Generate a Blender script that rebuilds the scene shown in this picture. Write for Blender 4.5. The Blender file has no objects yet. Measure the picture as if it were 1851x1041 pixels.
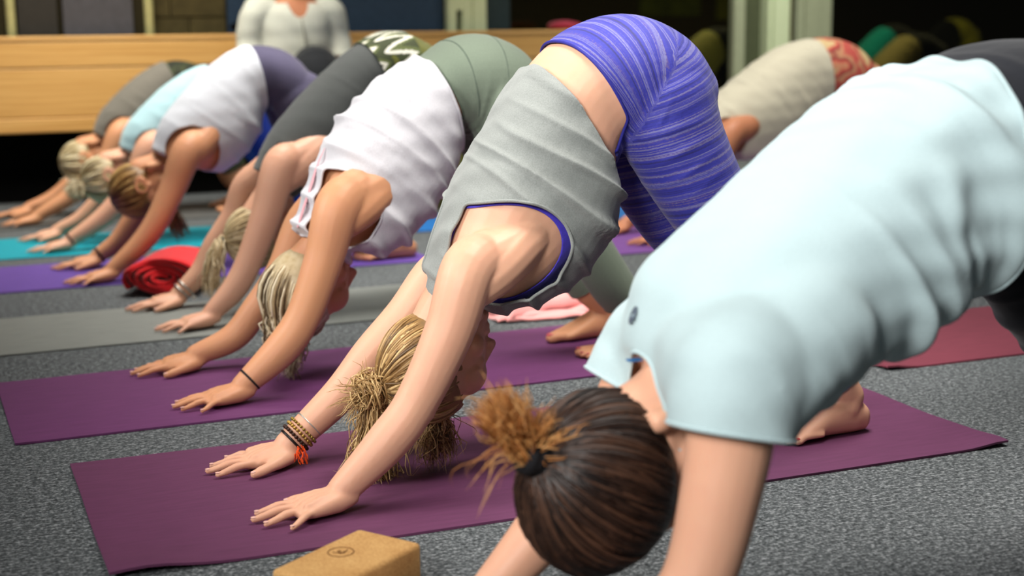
import bpy, math, random
import numpy as np
from mathutils import Matrix, Vector

SC = bpy.context.scene
COL = SC.collection
RNG = np.random.default_rng(7)

# ------------------------------------------------------------------ camera
def set_camera():
    yaw, pitch, roll = math.radians(22.117), math.radians(10.449), math.radians(-0.636)
    cy, sy, cp, sp = math.cos(yaw), math.sin(yaw), math.cos(pitch), math.sin(pitch)
    f = Vector((sy * cp, cy * cp, -sp)); r = Vector((cy, -sy, 0)); u = r.cross(f)
    r2 = r * math.cos(roll) + u * math.sin(roll); u2 = u * math.cos(roll) - r * math.sin(roll)
    cam = bpy.data.cameras.new('camera'); o = bpy.data.objects.new('camera', cam); COL.objects.link(o)
    m = Matrix(((r2.x, u2.x, -f.x, -0.2106), (r2.y, u2.y, -f.y, -2.2370), (r2.z, u2.z, -f.z, 0.8654), (0, 0, 0, 1)))
    o.matrix_world = m
    cam.sensor_width = 36.0; cam.lens = 2574.16 / 1851 * 36.0
    cam.clip_start = 0.05; cam.clip_end = 60
    cam.dof.use_dof = True; cam.dof.focus_distance = 2.75; cam.dof.aperture_fstop = 2.6
    SC.camera = o
set_camera()

# ------------------------------------------------------------------ light
def area(name, loc, target, sx, sy_, power, col, spread=180):
    l = bpy.data.lights.new(name, 'AREA'); l.shape = 'RECTANGLE'; l.size = sx; l.size_y = sy_
    l.energy = power; l.color = col; l.spread = math.radians(spread)
    o = bpy.data.objects.new(name, l); COL.objects.link(o); o.location = loc
    d = Vector(target) - Vector(loc); o.rotation_euler = d.to_track_quat('-Z', 'Y').to_euler()
    return o
W = bpy.data.worlds.new('room_ambient'); SC.world = W; W.use_nodes = True
W.node_tree.nodes['Background'].inputs[0].default_value = (0.85, 0.92, 1.0, 1)
W.node_tree.nodes['Background'].inputs[1].default_value = 0.036
area('window_light', (-2.6, 0.9, 2.5), (1.1, 0.5, 0.66), 1.3, 1.3, 12, (1.0, 0.97, 0.93), 46)
area('window_light', (-1.9, -2.7, 2.3), (1.45, -0.05, 0.68), 1.2, 1.2, 19, (1.0, 0.98, 0.95), 52)  # fill added from camera left to brighten the nearest figures
area('ceiling_and_fill_light', (3.0, 2.3, 2.7), (3.1, 2.7, 0.4), 0.8, 0.8, 14, (1.0, 0.96, 0.88), 100)  # added fill overhead, lifts the figure in cream
area('ceiling_and_fill_light', (1.3, 0.2, 2.7), (1.42, 0.5, 0.3), 0.9, 1.4, 19, (1.0, 0.96, 0.90), 72)
area('ceiling_and_fill_light', (0.95, 2.3, 2.8), (1.2, 2.5, 0.3), 0.9, 1.4, 22, (1.0, 0.95, 0.88), 76)
area('ceiling_and_fill_light', (0.5, 3.5, 2.7), (0.75, 3.7, 0.3), 0.8, 1.0, 9, (1.0, 0.95, 0.88), 90)  # added fill overhead for the dim arms of the rear figures
area('ceiling_and_fill_light', (0.4, 4.0, 2.6), (0.6, 5.0, 0.5), 1.8, 1.2, 36, (1.0, 0.94, 0.82), 110)
area('ceiling_and_fill_light', (4.4, 4.3, 2.8), (4.6, 4.9, 0.6), 1.4, 1.0, 44, (1.0, 0.97, 0.84), 120)  # added fill overhead, brightens the pale door frames
area('ceiling_and_fill_light', (5.8, 7.0, 2.7), (5.8, 7.2, 0), 3.0, 1.6, 120, (1.0, 0.92, 0.70), 150)  # unseen lamp added to brighten the figures behind the dark glass
SC.view_settings.view_transform = 'Standard'; SC.view_settings.look = 'None'
SC.view_settings.exposure = 0.2; SC.view_settings.gamma = 1.0
SC.view_settings.use_curve_mapping = False

# ------------------------------------------------------------------ tagging helpers
def tag(o, label=None, cat=None, group=None, kind=None):
    if label: o['label'] = label
    if cat: o['category'] = cat
    if group: o['group'] = group
    if kind: o['kind'] = kind
    return o
def empty(name, loc):
    o = bpy.data.objects.new(name, None); COL.objects.link(o); o.location = loc
    o.empty_display_size = 0.05
    return o
def link(name, me, mat=None, parent=None):
    o = bpy.data.objects.new(name, me); COL.objects.link(o)
    if mat: me.materials.clear(); me.materials.append(mat)
    if parent is not None:
        o.parent = parent
        o.matrix_parent_inverse = Matrix.Translation(-Vector(parent.location))
    return o

# ------------------------------------------------------------------ materials
def lin(c):
    return tuple(((v / 255) / 12.92 if v / 255 <= 0.04045 else ((v / 255 + 0.055) / 1.055) ** 2.4) for v in c) + (1,)
class NT:
    def __init__(s, name):
        s.m = bpy.data.materials.new(name); s.m.use_nodes = True; s.t = s.m.node_tree
        s.b = s.t.nodes['Principled BSDF']
    def n(s, typ, **kw):
        x = s.t.nodes.new(typ)
        for k, v in kw.items():
            if k in x.inputs: x.inputs[k].default_value = v
            else: setattr(x, k, v)
        return x
    def l(s, a, b): s.t.links.new(a, b)
    def coords(s, scale=(1, 1, 1)):
        c = s.n('ShaderNodeTexCoord'); mp = s.n('ShaderNodeMapping'); mp.inputs['Scale'].default_value = scale
        s.l(c.outputs['Object'], mp.inputs[0]); return mp.outputs[0]
    def noise(s, vec, scale, detail=3, rough=0.55):
        x = s.n('ShaderNodeTexNoise'); x.inputs['Scale'].default_value = scale
        x.inputs['Detail'].default_value = detail; x.inputs['Roughness'].default_value = rough
        s.l(vec, x.inputs['Vector']); return x.outputs['Fac']
    def ramp(s, fac, stops, interp='LINEAR'):
        r = s.n('ShaderNodeValToRGB'); r.color_ramp.interpolation = interp
        e = r.color_ramp.elements
        while len(e) < len(stops): e.new(0.5)
        for k, (p, c) in enumerate(stops): e[k].position = p; e[k].color = c
        s.l(fac, r.inputs[0]); return r.outputs[0]
    def bump(s, h, strength, dist):
        b = s.n('ShaderNodeBump'); b.inputs['Strength'].default_value = strength; b.inputs['Distance'].default_value = dist
        s.l(h, b.inputs['Height']); s.l(b.outputs[0], s.b.inputs['Normal'])
    def math(s, op, a, b=None):
        x = s.n('ShaderNodeMath', operation=op)
        for i, v in enumerate((a, b)):
            if v is None: continue
            if isinstance(v, (int, float)): x.inputs[i].default_value = v
            else: s.l(v, x.inputs[i])
        return x.outputs[0]
    def attr(s, name):
        a = s.n('ShaderNodeAttribute'); a.attribute_name = name; return a.outputs['Fac']
    def base(s, col): s.l(col, s.b.inputs['Base Color'])
def shade(c, k): return tuple(min(1, v * k) for v in c[:3]) + (1,)

def plain(name, c, rough=0.6, metal=0.0, var=0.12, scale=30, spec=0.3):
    n = NT(name); v = n.coords(); f = n.noise(v, scale)
    n.base(n.ramp(f, [(0.3, shade(c, 1 - var)), (0.7, shade(c, 1 + var))]))
    n.b.inputs['Roughness'].default_value = rough; n.b.inputs['Metallic'].default_value = metal
    n.b.inputs['Specular IOR Level'].default_value = spec
    return n.m
def fabric(name, c, var=0.12, scale=260, bump=0.25, rough=0.85, fold=0.0, sheen=0.15, big=0.05):
    n = NT(name); v = n.coords()
    f = n.noise(v, scale, 2); g = n.noise(v, 9, 3)
    mixf = n.math('ADD', n.math('MULTIPLY', f, 0.75), n.math('MULTIPLY', g, 0.25))
    n.base(n.ramp(mixf, [(0.3, shade(c, 1 - var)), (0.7, shade(c, 1 + var))]))
    n.b.inputs['Roughness'].default_value = rough; n.b.inputs['Specular IOR Level'].default_value = 0.15
    n.b.inputs['Sheen Weight'].default_value = sheen; n.b.inputs['Sheen Roughness'].default_value = 0.5
    n.bump(f, bump, 0.0015)
    return n.m
def skin(name, c, red=(0.62, 0.26, 0.19, 1)):
    n = NT(name); v = n.coords()
    g = n.noise(v, 7, 4, 0.6); f = n.noise(v, 420, 2)
    m = n.n('ShaderNodeMix', data_type='RGBA'); m.inputs['A'].default_value = c; m.inputs['B'].default_value = red
    n.l(n.math('MULTIPLY', n.math('SUBTRACT', n.math('ADD', n.math('MULTIPLY', g, .6), n.math('MULTIPLY', n.noise(v, 34, 3), .4)), 0.38), 0.8), m.inputs['Factor'])
    n.base(m.outputs['Result'])
    n.b.inputs['Roughness'].default_value = 0.48; n.b.inputs['Specular IOR Level'].default_value = 0.32
    n.b.inputs['Subsurface Weight'].default_value = 0.12
    n.b.inputs['Subsurface Radius'].default_value = (0.012, 0.005, 0.003); n.b.inputs['Subsurface Scale'].default_value = 1.0
    n.bump(f, 0.12, 0.001)
    return n.m
def hair_mat(name, dark, mid, light):
    n = NT(name); t = n.attr('tone'); v = n.coords()
    f = n.noise(v, 60, 2)
    s = n.math('ADD', t, n.math('MULTIPLY', n.math('SUBTRACT', f, 0.5), 0.35))
    n.base(n.ramp(s, [(0.1, dark), (0.5, mid), (0.92, light)]))
    n.b.inputs['Roughness'].default_value = 0.42; n.b.inputs['Specular IOR Level'].default_value = 0.45
    n.bump(n.noise(v, 300, 2), 0.15, 0.001)
    return n.m

# ------------------------------------------------------------------ mesh helpers (numpy)
def crom(P, n, ts=None):
    P = np.asarray(P, float); k = len(P)
    t = np.linspace(0, k - 1, n) if ts is None else np.asarray(ts)
    i = np.clip(t.astype(int), 0, k - 2); u = (t - i)[:, None]
    Q = np.vstack([2 * P[0] - P[1], P, 2 * P[-1] - P[-2]])
    a, b, c, d = Q[i], Q[i + 1], Q[i + 2], Q[i + 3]
    return 0.5 * (2 * b + (c - a) * u + (2 * a - 5 * b + 4 * c - d) * u ** 2 + (-a + 3 * b - 3 * c + d) * u ** 3)
def rings_mesh(R, close=True):
    n, m = R.shape[:2]; V = R.reshape(-1, 3); F = []
    idx = np.arange(n * m).reshape(n, m)
    a = idx[:-1]; b = idx[1:]
    F = np.stack([a, np.roll(a, -1, 1), np.roll(b, -1, 1), b], -1).reshape(-1, 4).tolist()
    if close:
        V = np.vstack([V, R[0].mean(0), R[-1].mean(0)]); c0, c1 = n * m, n * m + 1
        F += [[c0, (j + 1) % m, j] for j in range(m)]
        F += [[c1, idx[-1, j], idx[-1, (j + 1) % m]] for j in range(m)]
    return V, F
def frames(P):
    T = np.gradient(P, axis=0); T /= np.linalg.norm(T, axis=1)[:, None] + 1e-12
    ref = np.array([0, 1, 0.]) if abs(T[0][1]) < 0.9 else np.array([1., 0, 0])
    N = np.zeros_like(P); n = ref - T[0] * (ref @ T[0]); n /= np.linalg.norm(n)
    for i in range(len(P)):
        n = n - T[i] * (n @ T[i]); n /= np.linalg.norm(n) + 1e-12; N[i] = n
    return T, N, np.cross(T, N)
def tube(pts, rad, n=24, seg=16, caps=True, flat=1.0, mesh=True):
    P = crom(pts, n); r = crom(np.asarray(rad, float)[:, None], n)[:, 0]
    if caps:
        T, _, _ = frames(P)
        a = np.array([0.15, 0.5, 0.8]); s0 = np.sin(np.arccos(1 - a)); 
        P0 = [P[0] - T[0] * r[0] * (1 - k) for k in a]; P1 = [P[-1] + T[-1] * r[-1] * (1 - k) for k in a[::-1]]
        r = np.concatenate([r[0] * s0, r, r[-1] * s0[::-1]]); P = np.vstack([P0, P, P1])
    T, N, B = frames(P)
    th = np.linspace(0, 2 * math.pi, seg, endpoint=False)
    R = P[:, None] + r[:, None, None] * (np.cos(th)[None, :, None] * N[:, None] + flat * np.sin(th)[None, :, None] * B[:, None])
    return rings_mesh(R) if mesh else R
def ellipsoid(c, r, M=None, nu=16, nv=12):
    u = np.linspace(0, 2 * math.pi, nu, endpoint=False); v = np.linspace(0.12, math.pi - 0.12, nv)
    R = np.stack([np.sin(v)[:, None] * np.cos(u), np.sin(v)[:, None] * np.sin(u), np.cos(v)[:, None] + 0 * u], -1) * np.asarray(r)
    if M is not None: R = R @ np.asarray(M).T
    return rings_mesh(R + np.asarray(c))
def merge(parts):
    V = []; F = []; k = 0
    for v, f in parts:
        V.append(v); F += [[i + k for i in q] for q in f]; k += len(v)
    return np.vstack(V), F
def mesh_of(V, F, smooth=True, name='m'):
    me = bpy.data.meshes.new(name); me.from_pydata(np.asarray(V).tolist(), [], F); me.validate(); me.update()
    if smooth: me.shade_smooth()
    return me
def remesh(parts, vox, smooth=4, fac=0.5):
    V, F = merge(parts); me = mesh_of(V, F, False, 'tmp'); o = bpy.data.objects.new('tmp', me); COL.objects.link(o)
    r = o.modifiers.new('r', 'REMESH'); r.mode = 'VOXEL'; r.voxel_size = vox; r.adaptivity = 0
    if smooth:
        s = o.modifiers.new('s', 'SMOOTH'); s.factor = fac; s.iterations = smooth
    dg = bpy.context.evaluated_depsgraph_get(); dg.update()
    out = bpy.data.meshes.new_from_object(o.evaluated_get(dg), depsgraph=dg)
    bpy.data.objects.remove(o); bpy.data.meshes.remove(me)
    return out
def arrays(me):
    V = np.empty(len(me.vertices) * 3); me.vertices.foreach_get('co', V); V = V.reshape(-1, 3)
    N = np.empty(len(me.vertices) * 3); me.vertices.foreach_get('normal', N); N = N.reshape(-1, 3)
    F = np.empty(len(me.loops), int); me.loops.foreach_get('vertex_index', F)
    return V, N, F.reshape(-1, 4) if len(F) == 4 * len(me.polygons) else None
def clip(V, F, g, eps=0.002):
    """keep the faces where g(V) > 0 and move the cut vertices onto g = 0"""
    val = g(V); pos = val > 0
    keep = pos[F].any(1); F = F[keep]
    V = V.copy(); Vn = V.copy(); done = np.zeros(len(V), bool)
    for order in ((1, 3), (2, 2)):
        for s in order:
            a = F.ravel(); b = np.roll(F, s, 1).ravel()
            m = (~pos[a]) & pos[b] & (~done[a])
            aa, bb = a[m], b[m]
            t = (val[aa] / (val[aa] - val[bb]))[:, None]
            Vn[aa] = V[aa] + (V[bb] - V[aa]) * t; done[aa] = True
    used = np.unique(F); mp = -np.ones(len(V), int); mp[used] = np.arange(len(used))
    return Vn[used], mp[F]
def loops_of(V, F):
    E = np.stack([F, np.roll(F, -1, 1)], -1).reshape(-1, 2); S = np.sort(E, 1)
    u, inv, c = np.unique(S, axis=0, return_inverse=True, return_counts=True)
    B = E[c[inv.ravel()] == 1]; nxt = {}
    for a, b in B: nxt.setdefault(int(a), []).append(int(b))
    L = []
    while nxt:
        s = next(iter(nxt)); cur = s; lp = []
        while cur in nxt:
            lp.append(cur); w = nxt[cur]; b = w.pop()
            if not w: del nxt[cur]
            cur = b
            if cur == s: break
        if len(lp) > 12: L.append(np.array(lp))
    return L
def smooth_loop(P, it=6):
    for _ in range(it): P = P * 0.5 + 0.25 * (np.roll(P, 1, 0) + np.roll(P, -1, 0))
    return P
def loop_tube(P, r, seg=8, flat=1.0):
    P = smooth_loop(np.asarray(P)); d = np.linalg.norm(np.roll(P, -1, 0) - P, axis=1); s = np.concatenate([[0], np.cumsum(d)])
    n = max(24, int(s[-1] / 0.006)); t = np.linspace(0, s[-1], n, endpoint=False); Q = np.vstack([P, P[:1]])
    P = np.stack([np.interp(t, s, Q[:, k]) for k in range(3)], 1)
    T = np.roll(P, -1, 0) - np.roll(P, 1, 0); T /= np.linalg.norm(T, axis=1)[:, None]
    c = P.mean(0); N = P - c; N -= T * (N * T).sum(1)[:, None]; N /= np.linalg.norm(N, axis=1)[:, None]; B = np.cross(T, N)
    th = np.linspace(0, 2 * math.pi, seg, endpoint=False)
    R = P[:, None] + r * (np.cos(th)[None, :, None] * N[:, None] + flat * np.sin(th)[None, :, None] * B[:, None])
    R = np.concatenate([R, R[:1]], 0)
    return rings_mesh(R, close=False)
def torus(c, axis, R, r, seg=28, sq=1.0):
    a = np.asarray(axis, float); a /= np.linalg.norm(a); u = np.cross(a, [0.3, 1, 0.2]); u /= np.linalg.norm(u); v = np.cross(a, u)
    t = np.linspace(0, 2 * math.pi, seg, endpoint=False)
    P = np.asarray(c) + R * (np.cos(t)[:, None] * u + sq * np.sin(t)[:, None] * v)
    return loop_tube(P, r)
_w = RNG.normal(size=(10, 3)); _ph = RNG.uniform(0, 6.28, 10)
def snoise(V, scale):
    s = np.zeros(len(V))
    for k in range(10): s += np.sin(V @ (_w[k] * scale) + _ph[k])
    return s / 4.0
def box(x0, x1, y0, y1, z0, z1):
    V = np.array([(x, y, z) for x in (x0, x1) for y in (y0, y1) for z in (z0, z1)], float)
    return V, [[0, 1, 3, 2], [4, 6, 7, 5], [0, 4, 5, 1], [2, 3, 7, 6], [0, 2, 6, 4], [1, 5, 7, 3]]
def box_obj(name, b, mat, parent=None, bevel=0.0):
    V, F = box(*b); o = link(name, mesh_of(V, F, False), mat, parent)
    if bevel:
        m = o.modifiers.new('bevel', 'BEVEL'); m.width = bevel; m.segments = 2
    return o
def set_attr(me, name, arr):
    a = me.attributes.new(name, 'FLOAT', 'POINT'); a.data.foreach_set('value', np.asarray(arr, np.float32))

PEOPLE = {'grey': {'Y': 0.32,
          'st': [[0.663, 0.394, 0.756, 0.329, 0.105, 0.004, 0.006], [0.693, 0.484, 0.812, 0.335, 0.135, 0.006, 0.012],
                 [0.738, 0.575, 0.894, 0.375, 0.145, 0.008, 0.03], [0.79, 0.662, 0.968, 0.44, 0.138, 0.008, 0.035],
                 [0.841, 0.737, 1.006, 0.524, 0.13, 0.012, 0.04], [0.905, 0.811, 1.039, 0.623, 0.135, 0.006, 0.006],
                 [0.983, 0.86, 1.065, 0.631, 0.16, 0.006, 0.012], [1.075, 0.88, 1.107, 0.613, 0.17, 0.006, 0.012],
                 [1.168, 0.844, 1.139, 0.605, 0.165, 0.006, 0.012], [1.231, 0.772, 1.159, 0.617, 0.14, 0.006, 0.012]],
          'armn': [[0.745, 0.21, 0.435, 0.05], [0.682, 0.165, 0.43, 0.052], [0.635, 0.15, 0.319, 0.046], [0.569, 0.15, 0.194, 0.04],
                   [0.512, 0.15, 0.126, 0.039], [0.427, 0.155, 0.044, 0.028]],
          'armf': [[0.771, 0.43, 0.4, 0.05], [0.727, 0.475, 0.362, 0.05], [0.661, 0.48, 0.286, 0.044], [0.585, 0.48, 0.213, 0.04],
                   [0.517, 0.48, 0.137, 0.037], [0.404, 0.475, 0.045, 0.028]],
          'legn': [[1.111, 0.235, 0.72, 0.1], [1.143, 0.225, 0.628, 0.092], [1.233, 0.215, 0.477, 0.075], [1.325, 0.21, 0.358, 0.058],
                   [1.418, 0.21, 0.247, 0.055], [1.547, 0.21, 0.085, 0.037]],
          'hn': {'ang': 4, 'y': 0.155},
          'hf': {'ang': -2, 'y': 0.475},
          'head': {'c': [0.678, 0.232], 'up': [-0.12, 0, -1], 'face': [1, -0.12, -0.1]}},
 'white': {'Y': 1.17,
           'st': [[0.616, 0.38, 0.766, 0.318, 0.105, 0.004, 0.006], [0.659, 0.488, 0.831, 0.332, 0.135, 0.006, 0.012],
                  [0.713, 0.588, 0.9, 0.401, 0.145, 0.01, 0.02], [0.785, 0.67, 0.962, 0.491, 0.135, 0.012, 0.025],
                  [0.867, 0.739, 0.999, 0.564, 0.128, 0.012, 0.02], [0.939, 0.781, 1.021, 0.613, 0.135, 0.005, 0.006],
                  [1.012, 0.828, 1.046, 0.602, 0.16, 0.006, 0.012], [1.095, 0.839, 1.094, 0.589, 0.17, 0.006, 0.012],
                  [1.181, 0.804, 1.132, 0.581, 0.165, 0.006, 0.012], [1.233, 0.738, 1.148, 0.589, 0.14, 0.006, 0.012]],
           'armn': [[0.736, 1.06, 0.478, 0.052], [0.67, 1.01, 0.451, 0.056], [0.626, 1.0, 0.326, 0.047], [0.571, 0.995, 0.196, 0.042],
                    [0.515, 0.995, 0.122, 0.041], [0.421, 0.99, 0.031, 0.028]],
           'armf': [[0.734, 1.28, 0.449, 0.05], [0.67, 1.34, 0.374, 0.05], [0.609, 1.35, 0.247, 0.044], [0.534, 1.355, 0.15, 0.038],
                    [0.474, 1.36, 0.082, 0.036], [0.376, 1.36, 0.007, 0.027]],
           'legn': [[1.115, 1.085, 0.684, 0.098], [1.169, 1.075, 0.572, 0.09], [1.263, 1.065, 0.414, 0.07], [1.338, 1.06, 0.309, 0.056],
                    [1.418, 1.06, 0.187, 0.054], [1.508, 1.06, 0.06, 0.037]],
           'hn': {'ang': 4, 'y': 0.99},
           'hf': {'ang': -4, 'y': 1.36},
           'head': {'c': [0.642, 0.247], 'up': [-0.15, 0, -1], 'face': [1, -0.1, -0.12]}},
 'charcoal': {'Y': 2.05,
              'st': [[0.701, 0.44, 0.858, 0.377, 0.105, 0.004, 0.006], [0.752, 0.537, 0.929, 0.395, 0.135, 0.006, 0.012],
                     [0.824, 0.623, 1.002, 0.46, 0.145, 0.006, 0.02], [0.903, 0.699, 1.063, 0.544, 0.138, 0.006, 0.02],
                     [0.987, 0.77, 1.098, 0.602, 0.13, 0.006, 0.02], [1.054, 0.811, 1.139, 0.626, 0.138, 0.006, 0.012],
                     [1.121, 0.835, 1.173, 0.616, 0.16, 0.006, 0.012], [1.192, 0.827, 1.218, 0.597, 0.17, 0.006, 0.012],
                     [1.259, 0.784, 1.245, 0.586, 0.165, 0.006, 0.012], [1.298, 0.723, 1.264, 0.594, 0.14, 0.006, 0.012]],
              'armn': [[0.796, 1.94, 0.476, 0.052], [0.741, 1.9, 0.466, 0.055], [0.689, 1.885, 0.331, 0.046], [0.633, 1.88, 0.199, 0.04],
                       [0.585, 1.88, 0.117, 0.038], [0.511, 1.88, 0.021, 0.027]],
              'armf': [[0.787, 2.16, 0.441, 0.05], [0.707, 2.21, 0.38, 0.05], [0.661, 2.22, 0.285, 0.043], [0.594, 2.23, 0.191, 0.038],
                       [0.551, 2.23, 0.115, 0.036], [0.473, 2.23, 0.038, 0.026]],
              'legn': [[1.245, 1.965, 0.668, 0.097], [1.281, 1.955, 0.556, 0.088], [1.352, 1.945, 0.398, 0.068], [1.413, 1.94, 0.29, 0.055],
                       [1.488, 1.94, 0.179, 0.052], [1.564, 1.94, 0.065, 0.036]],
              'hn': {'ang': 6, 'y': 1.88},
              'hf': {'ang': 0, 'y': 2.23},
              'head': {'c': [0.716, 0.259], 'up': [-0.1, 0, -1], 'face': [1, 0, -0.1]}},
 'white2': {'Y': 2.97,
            'st': [[0.53, 0.438, 0.693, 0.361, 0.105, 0.004, 0.006], [0.569, 0.534, 0.76, 0.37, 0.135, 0.006, 0.012],
                   [0.642, 0.622, 0.827, 0.428, 0.145, 0.006, 0.02], [0.724, 0.704, 0.883, 0.5, 0.138, 0.006, 0.02],
                   [0.806, 0.761, 0.917, 0.579, 0.13, 0.006, 0.012], [0.881, 0.794, 0.939, 0.589, 0.14, 0.006, 0.012],
                   [0.943, 0.797, 0.975, 0.567, 0.165, 0.006, 0.012], [1.008, 0.779, 1.009, 0.549, 0.17, 0.006, 0.012],
                   [1.064, 0.737, 1.036, 0.54, 0.165, 0.006, 0.012], [1.098, 0.684, 1.051, 0.554, 0.14, 0.006, 0.012]],
            'armn': [[0.693, 2.87, 0.473, 0.052], [0.625, 2.82, 0.446, 0.056], [0.563, 2.81, 0.318, 0.047], [0.498, 2.8, 0.202, 0.042],
                     [0.433, 2.8, 0.123, 0.038], [0.339, 2.8, 0.032, 0.027]],
            'armf': [[0.659, 3.08, 0.446, 0.05], [0.583, 3.13, 0.388, 0.05], [0.523, 3.14, 0.267, 0.044], [0.451, 3.14, 0.157, 0.038],
                     [0.397, 3.14, 0.089, 0.036], [0.324, 3.14, 0.023, 0.026]],
            'legn': [[1.043, 2.885, 0.618, 0.097], [1.081, 2.875, 0.507, 0.088], [1.163, 2.865, 0.353, 0.07], [1.221, 2.86, 0.258, 0.056],
                     [1.297, 2.86, 0.16, 0.053], [1.417, 2.86, 0.075, 0.036]],
            'hn': {'ang': 6, 'y': 2.8},
            'hf': {'ang': 0, 'y': 3.14},
            'head': {'c': [0.49, 0.316], 'up': [-0.25, 0, -1], 'face': [1, -0.15, -0.25]}},
 'cream': {'Y': 2.9,
           'st': [[2.696, 0.469, 2.897, 0.306, 0.105, 0.004, 0.006], [2.785, 0.546, 2.995, 0.326, 0.135, 0.006, 0.012],
                  [2.888, 0.616, 3.098, 0.373, 0.145, 0.01, 0.02], [3.004, 0.693, 3.193, 0.438, 0.138, 0.012, 0.02],
                  [3.121, 0.754, 3.262, 0.487, 0.13, 0.012, 0.012], [3.232, 0.784, 3.305, 0.507, 0.14, 0.006, 0.012],
                  [3.323, 0.795, 3.355, 0.505, 0.165, 0.006, 0.012], [3.421, 0.766, 3.404, 0.48, 0.17, 0.006, 0.012],
                  [3.485, 0.704, 3.438, 0.468, 0.165, 0.006, 0.012], [3.526, 0.625, 3.462, 0.482, 0.14, 0.006, 0.012]],
           'armn': [[2.883, 2.8, 0.455, 0.052], [2.766, 2.75, 0.418, 0.056], [2.701, 2.74, 0.29, 0.047], [2.631, 2.73, 0.173, 0.042],
                    [2.562, 2.73, 0.087, 0.038], [2.463, 2.73, 0.005, 0.027]],
           'armf': None,
           'legn': None,
           'lat': False,
           'hn': {'ang': 6, 'y': 2.73},
           'hf': None,
           'head': {'c': [2.712, 0.242], 'up': [-0.2, 0, -1], 'face': [1, 0, -0.2]}},
 'blue': {'Y': -0.56,
          'st': [[0.667, 0.413, 0.793, 0.312, 0.115, 0.012, 0.008], [0.699, 0.515, 0.876, 0.341, 0.15, 0.014, 0.008],
                 [0.762, 0.568, 0.954, 0.398, 0.155, 0.016, 0.016], [0.845, 0.633, 1.047, 0.457, 0.15, 0.016, 0.03],
                 [0.944, 0.708, 1.132, 0.515, 0.145, 0.018, 0.03], [1.045, 0.764, 1.216, 0.562, 0.15, 0.018, 0.03],
                 [1.142, 0.797, 1.268, 0.615, 0.165, 0.014, 0.02], [1.226, 0.826, 1.306, 0.615, 0.175, 0.006, 0.012],
                 [1.316, 0.827, 1.349, 0.591, 0.17, 0.006, 0.012], [1.392, 0.787, 1.375, 0.588, 0.15, 0.006, 0.012]],
          'armn': [[0.776, -0.68, 0.439, 0.058], [0.705, -0.735, 0.429, 0.06], [0.679, -0.75, 0.314, 0.053], [0.634, -0.755, 0.17, 0.045],
                   [0.553, -0.755, 0.11, 0.043], [0.457, -0.75, 0.046, 0.029]],
          'armf': [[0.8, -0.46, 0.43, 0.055], [0.762, -0.415, 0.395, 0.056], [0.7, -0.41, 0.295, 0.048], [0.615, -0.405, 0.185, 0.043],
                   [0.56, -0.41, 0.12, 0.041], [0.47, -0.42, 0.045, 0.028]],
          'legn': [[1.262, -0.64, 0.707, 0.102], [1.31, -0.65, 0.618, 0.094], [1.441, -0.66, 0.438, 0.075], [1.554, -0.66, 0.306, 0.058],
                   [1.658, -0.66, 0.196, 0.056], [1.798, -0.66, 0.038, 0.037]],
          'hs': 1.14,
          'hn': {'ang': 4, 'y': -0.75},
          'hf': {'ang': -4, 'y': -0.42},
          'head': {'c': [0.628, 0.267], 'up': [-0.26, -0.05, -1], 'face': [1, 0.1, -0.26]}}}
# ================================================================== the setting
def carpet():
    n = NT('grey felt carpet'); v = n.coords()
    f = n.noise(v, 165, 3, 0.62); g = n.noise(n.coords((1, 1.8, 1)), 62, 2, 0.5); h = n.noise(v, 3, 2)
    s = n.math('ADD', n.math('MULTIPLY', f, 0.62), n.math('MULTIPLY', g, 0.38))
    n.base(n.ramp(s, [(0.34, lin((34, 37, 38))), (0.5, lin((84, 88, 90))), (0.66, lin((152, 156, 158)))]))
    n.b.inputs['Roughness'].default_value = 0.95; n.b.inputs['Specular IOR Level'].default_value = 0.1
    n.bump(s, 0.7, 0.004)
    return n.m
def wood():
    n = NT('pale spruce boards'); v = n.coords((0.35, 1, 9))
    f = n.noise(v, 3.2, 5, 0.6); k = n.noise(n.coords((1.2, 1, 3.0)), 2.3, 2)
    w = n.n('ShaderNodeTexWave', wave_type='BANDS', bands_direction='Z'); w.inputs['Scale'].default_value = 5; w.inputs['Distortion'].default_value = 6
    w.inputs['Detail'].default_value = 3; w.inputs['Detail Scale'].default_value = 1.2; n.l(n.coords((0.25, 1, 2.2)), w.inputs['Vector'])
    s = n.math('ADD', n.math('MULTIPLY', f, 0.8), n.math('MULTIPLY', w.outputs['Fac'], 0.2))
    c1 = n.ramp(s, [(0.25, lin((196, 144, 76))), (0.6, lin((218, 170, 100))), (0.85, lin((228, 184, 118)))])
    m = n.n('ShaderNodeMix', data_type='RGBA'); n.l(c1, m.inputs['A']); m.inputs['B'].default_value = lin((122, 78, 34))
    n.l(n.ramp(k, [(0.71, (0, 0, 0, 1)), (0.79, (1, 1, 1, 1))]), m.inputs['Factor']); n.base(m.outputs['Result'])
    n.b.inputs['Roughness'].default_value = 0.5
    n.bump(f, 0.1, 0.002)
    return n.m
M_CARPET = carpet(); M_WOOD = wood()
M_BLACK = plain('matt black', (0.004, 0.004, 0.004, 1), 0.9, spec=0.05)
fl = box_obj('floor', (-6, 14, -4, 12, -0.1, 0.0), M_CARPET); tag(fl, 'grey heathered felt carpet covering the floor', 'floor', kind='structure')

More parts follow.
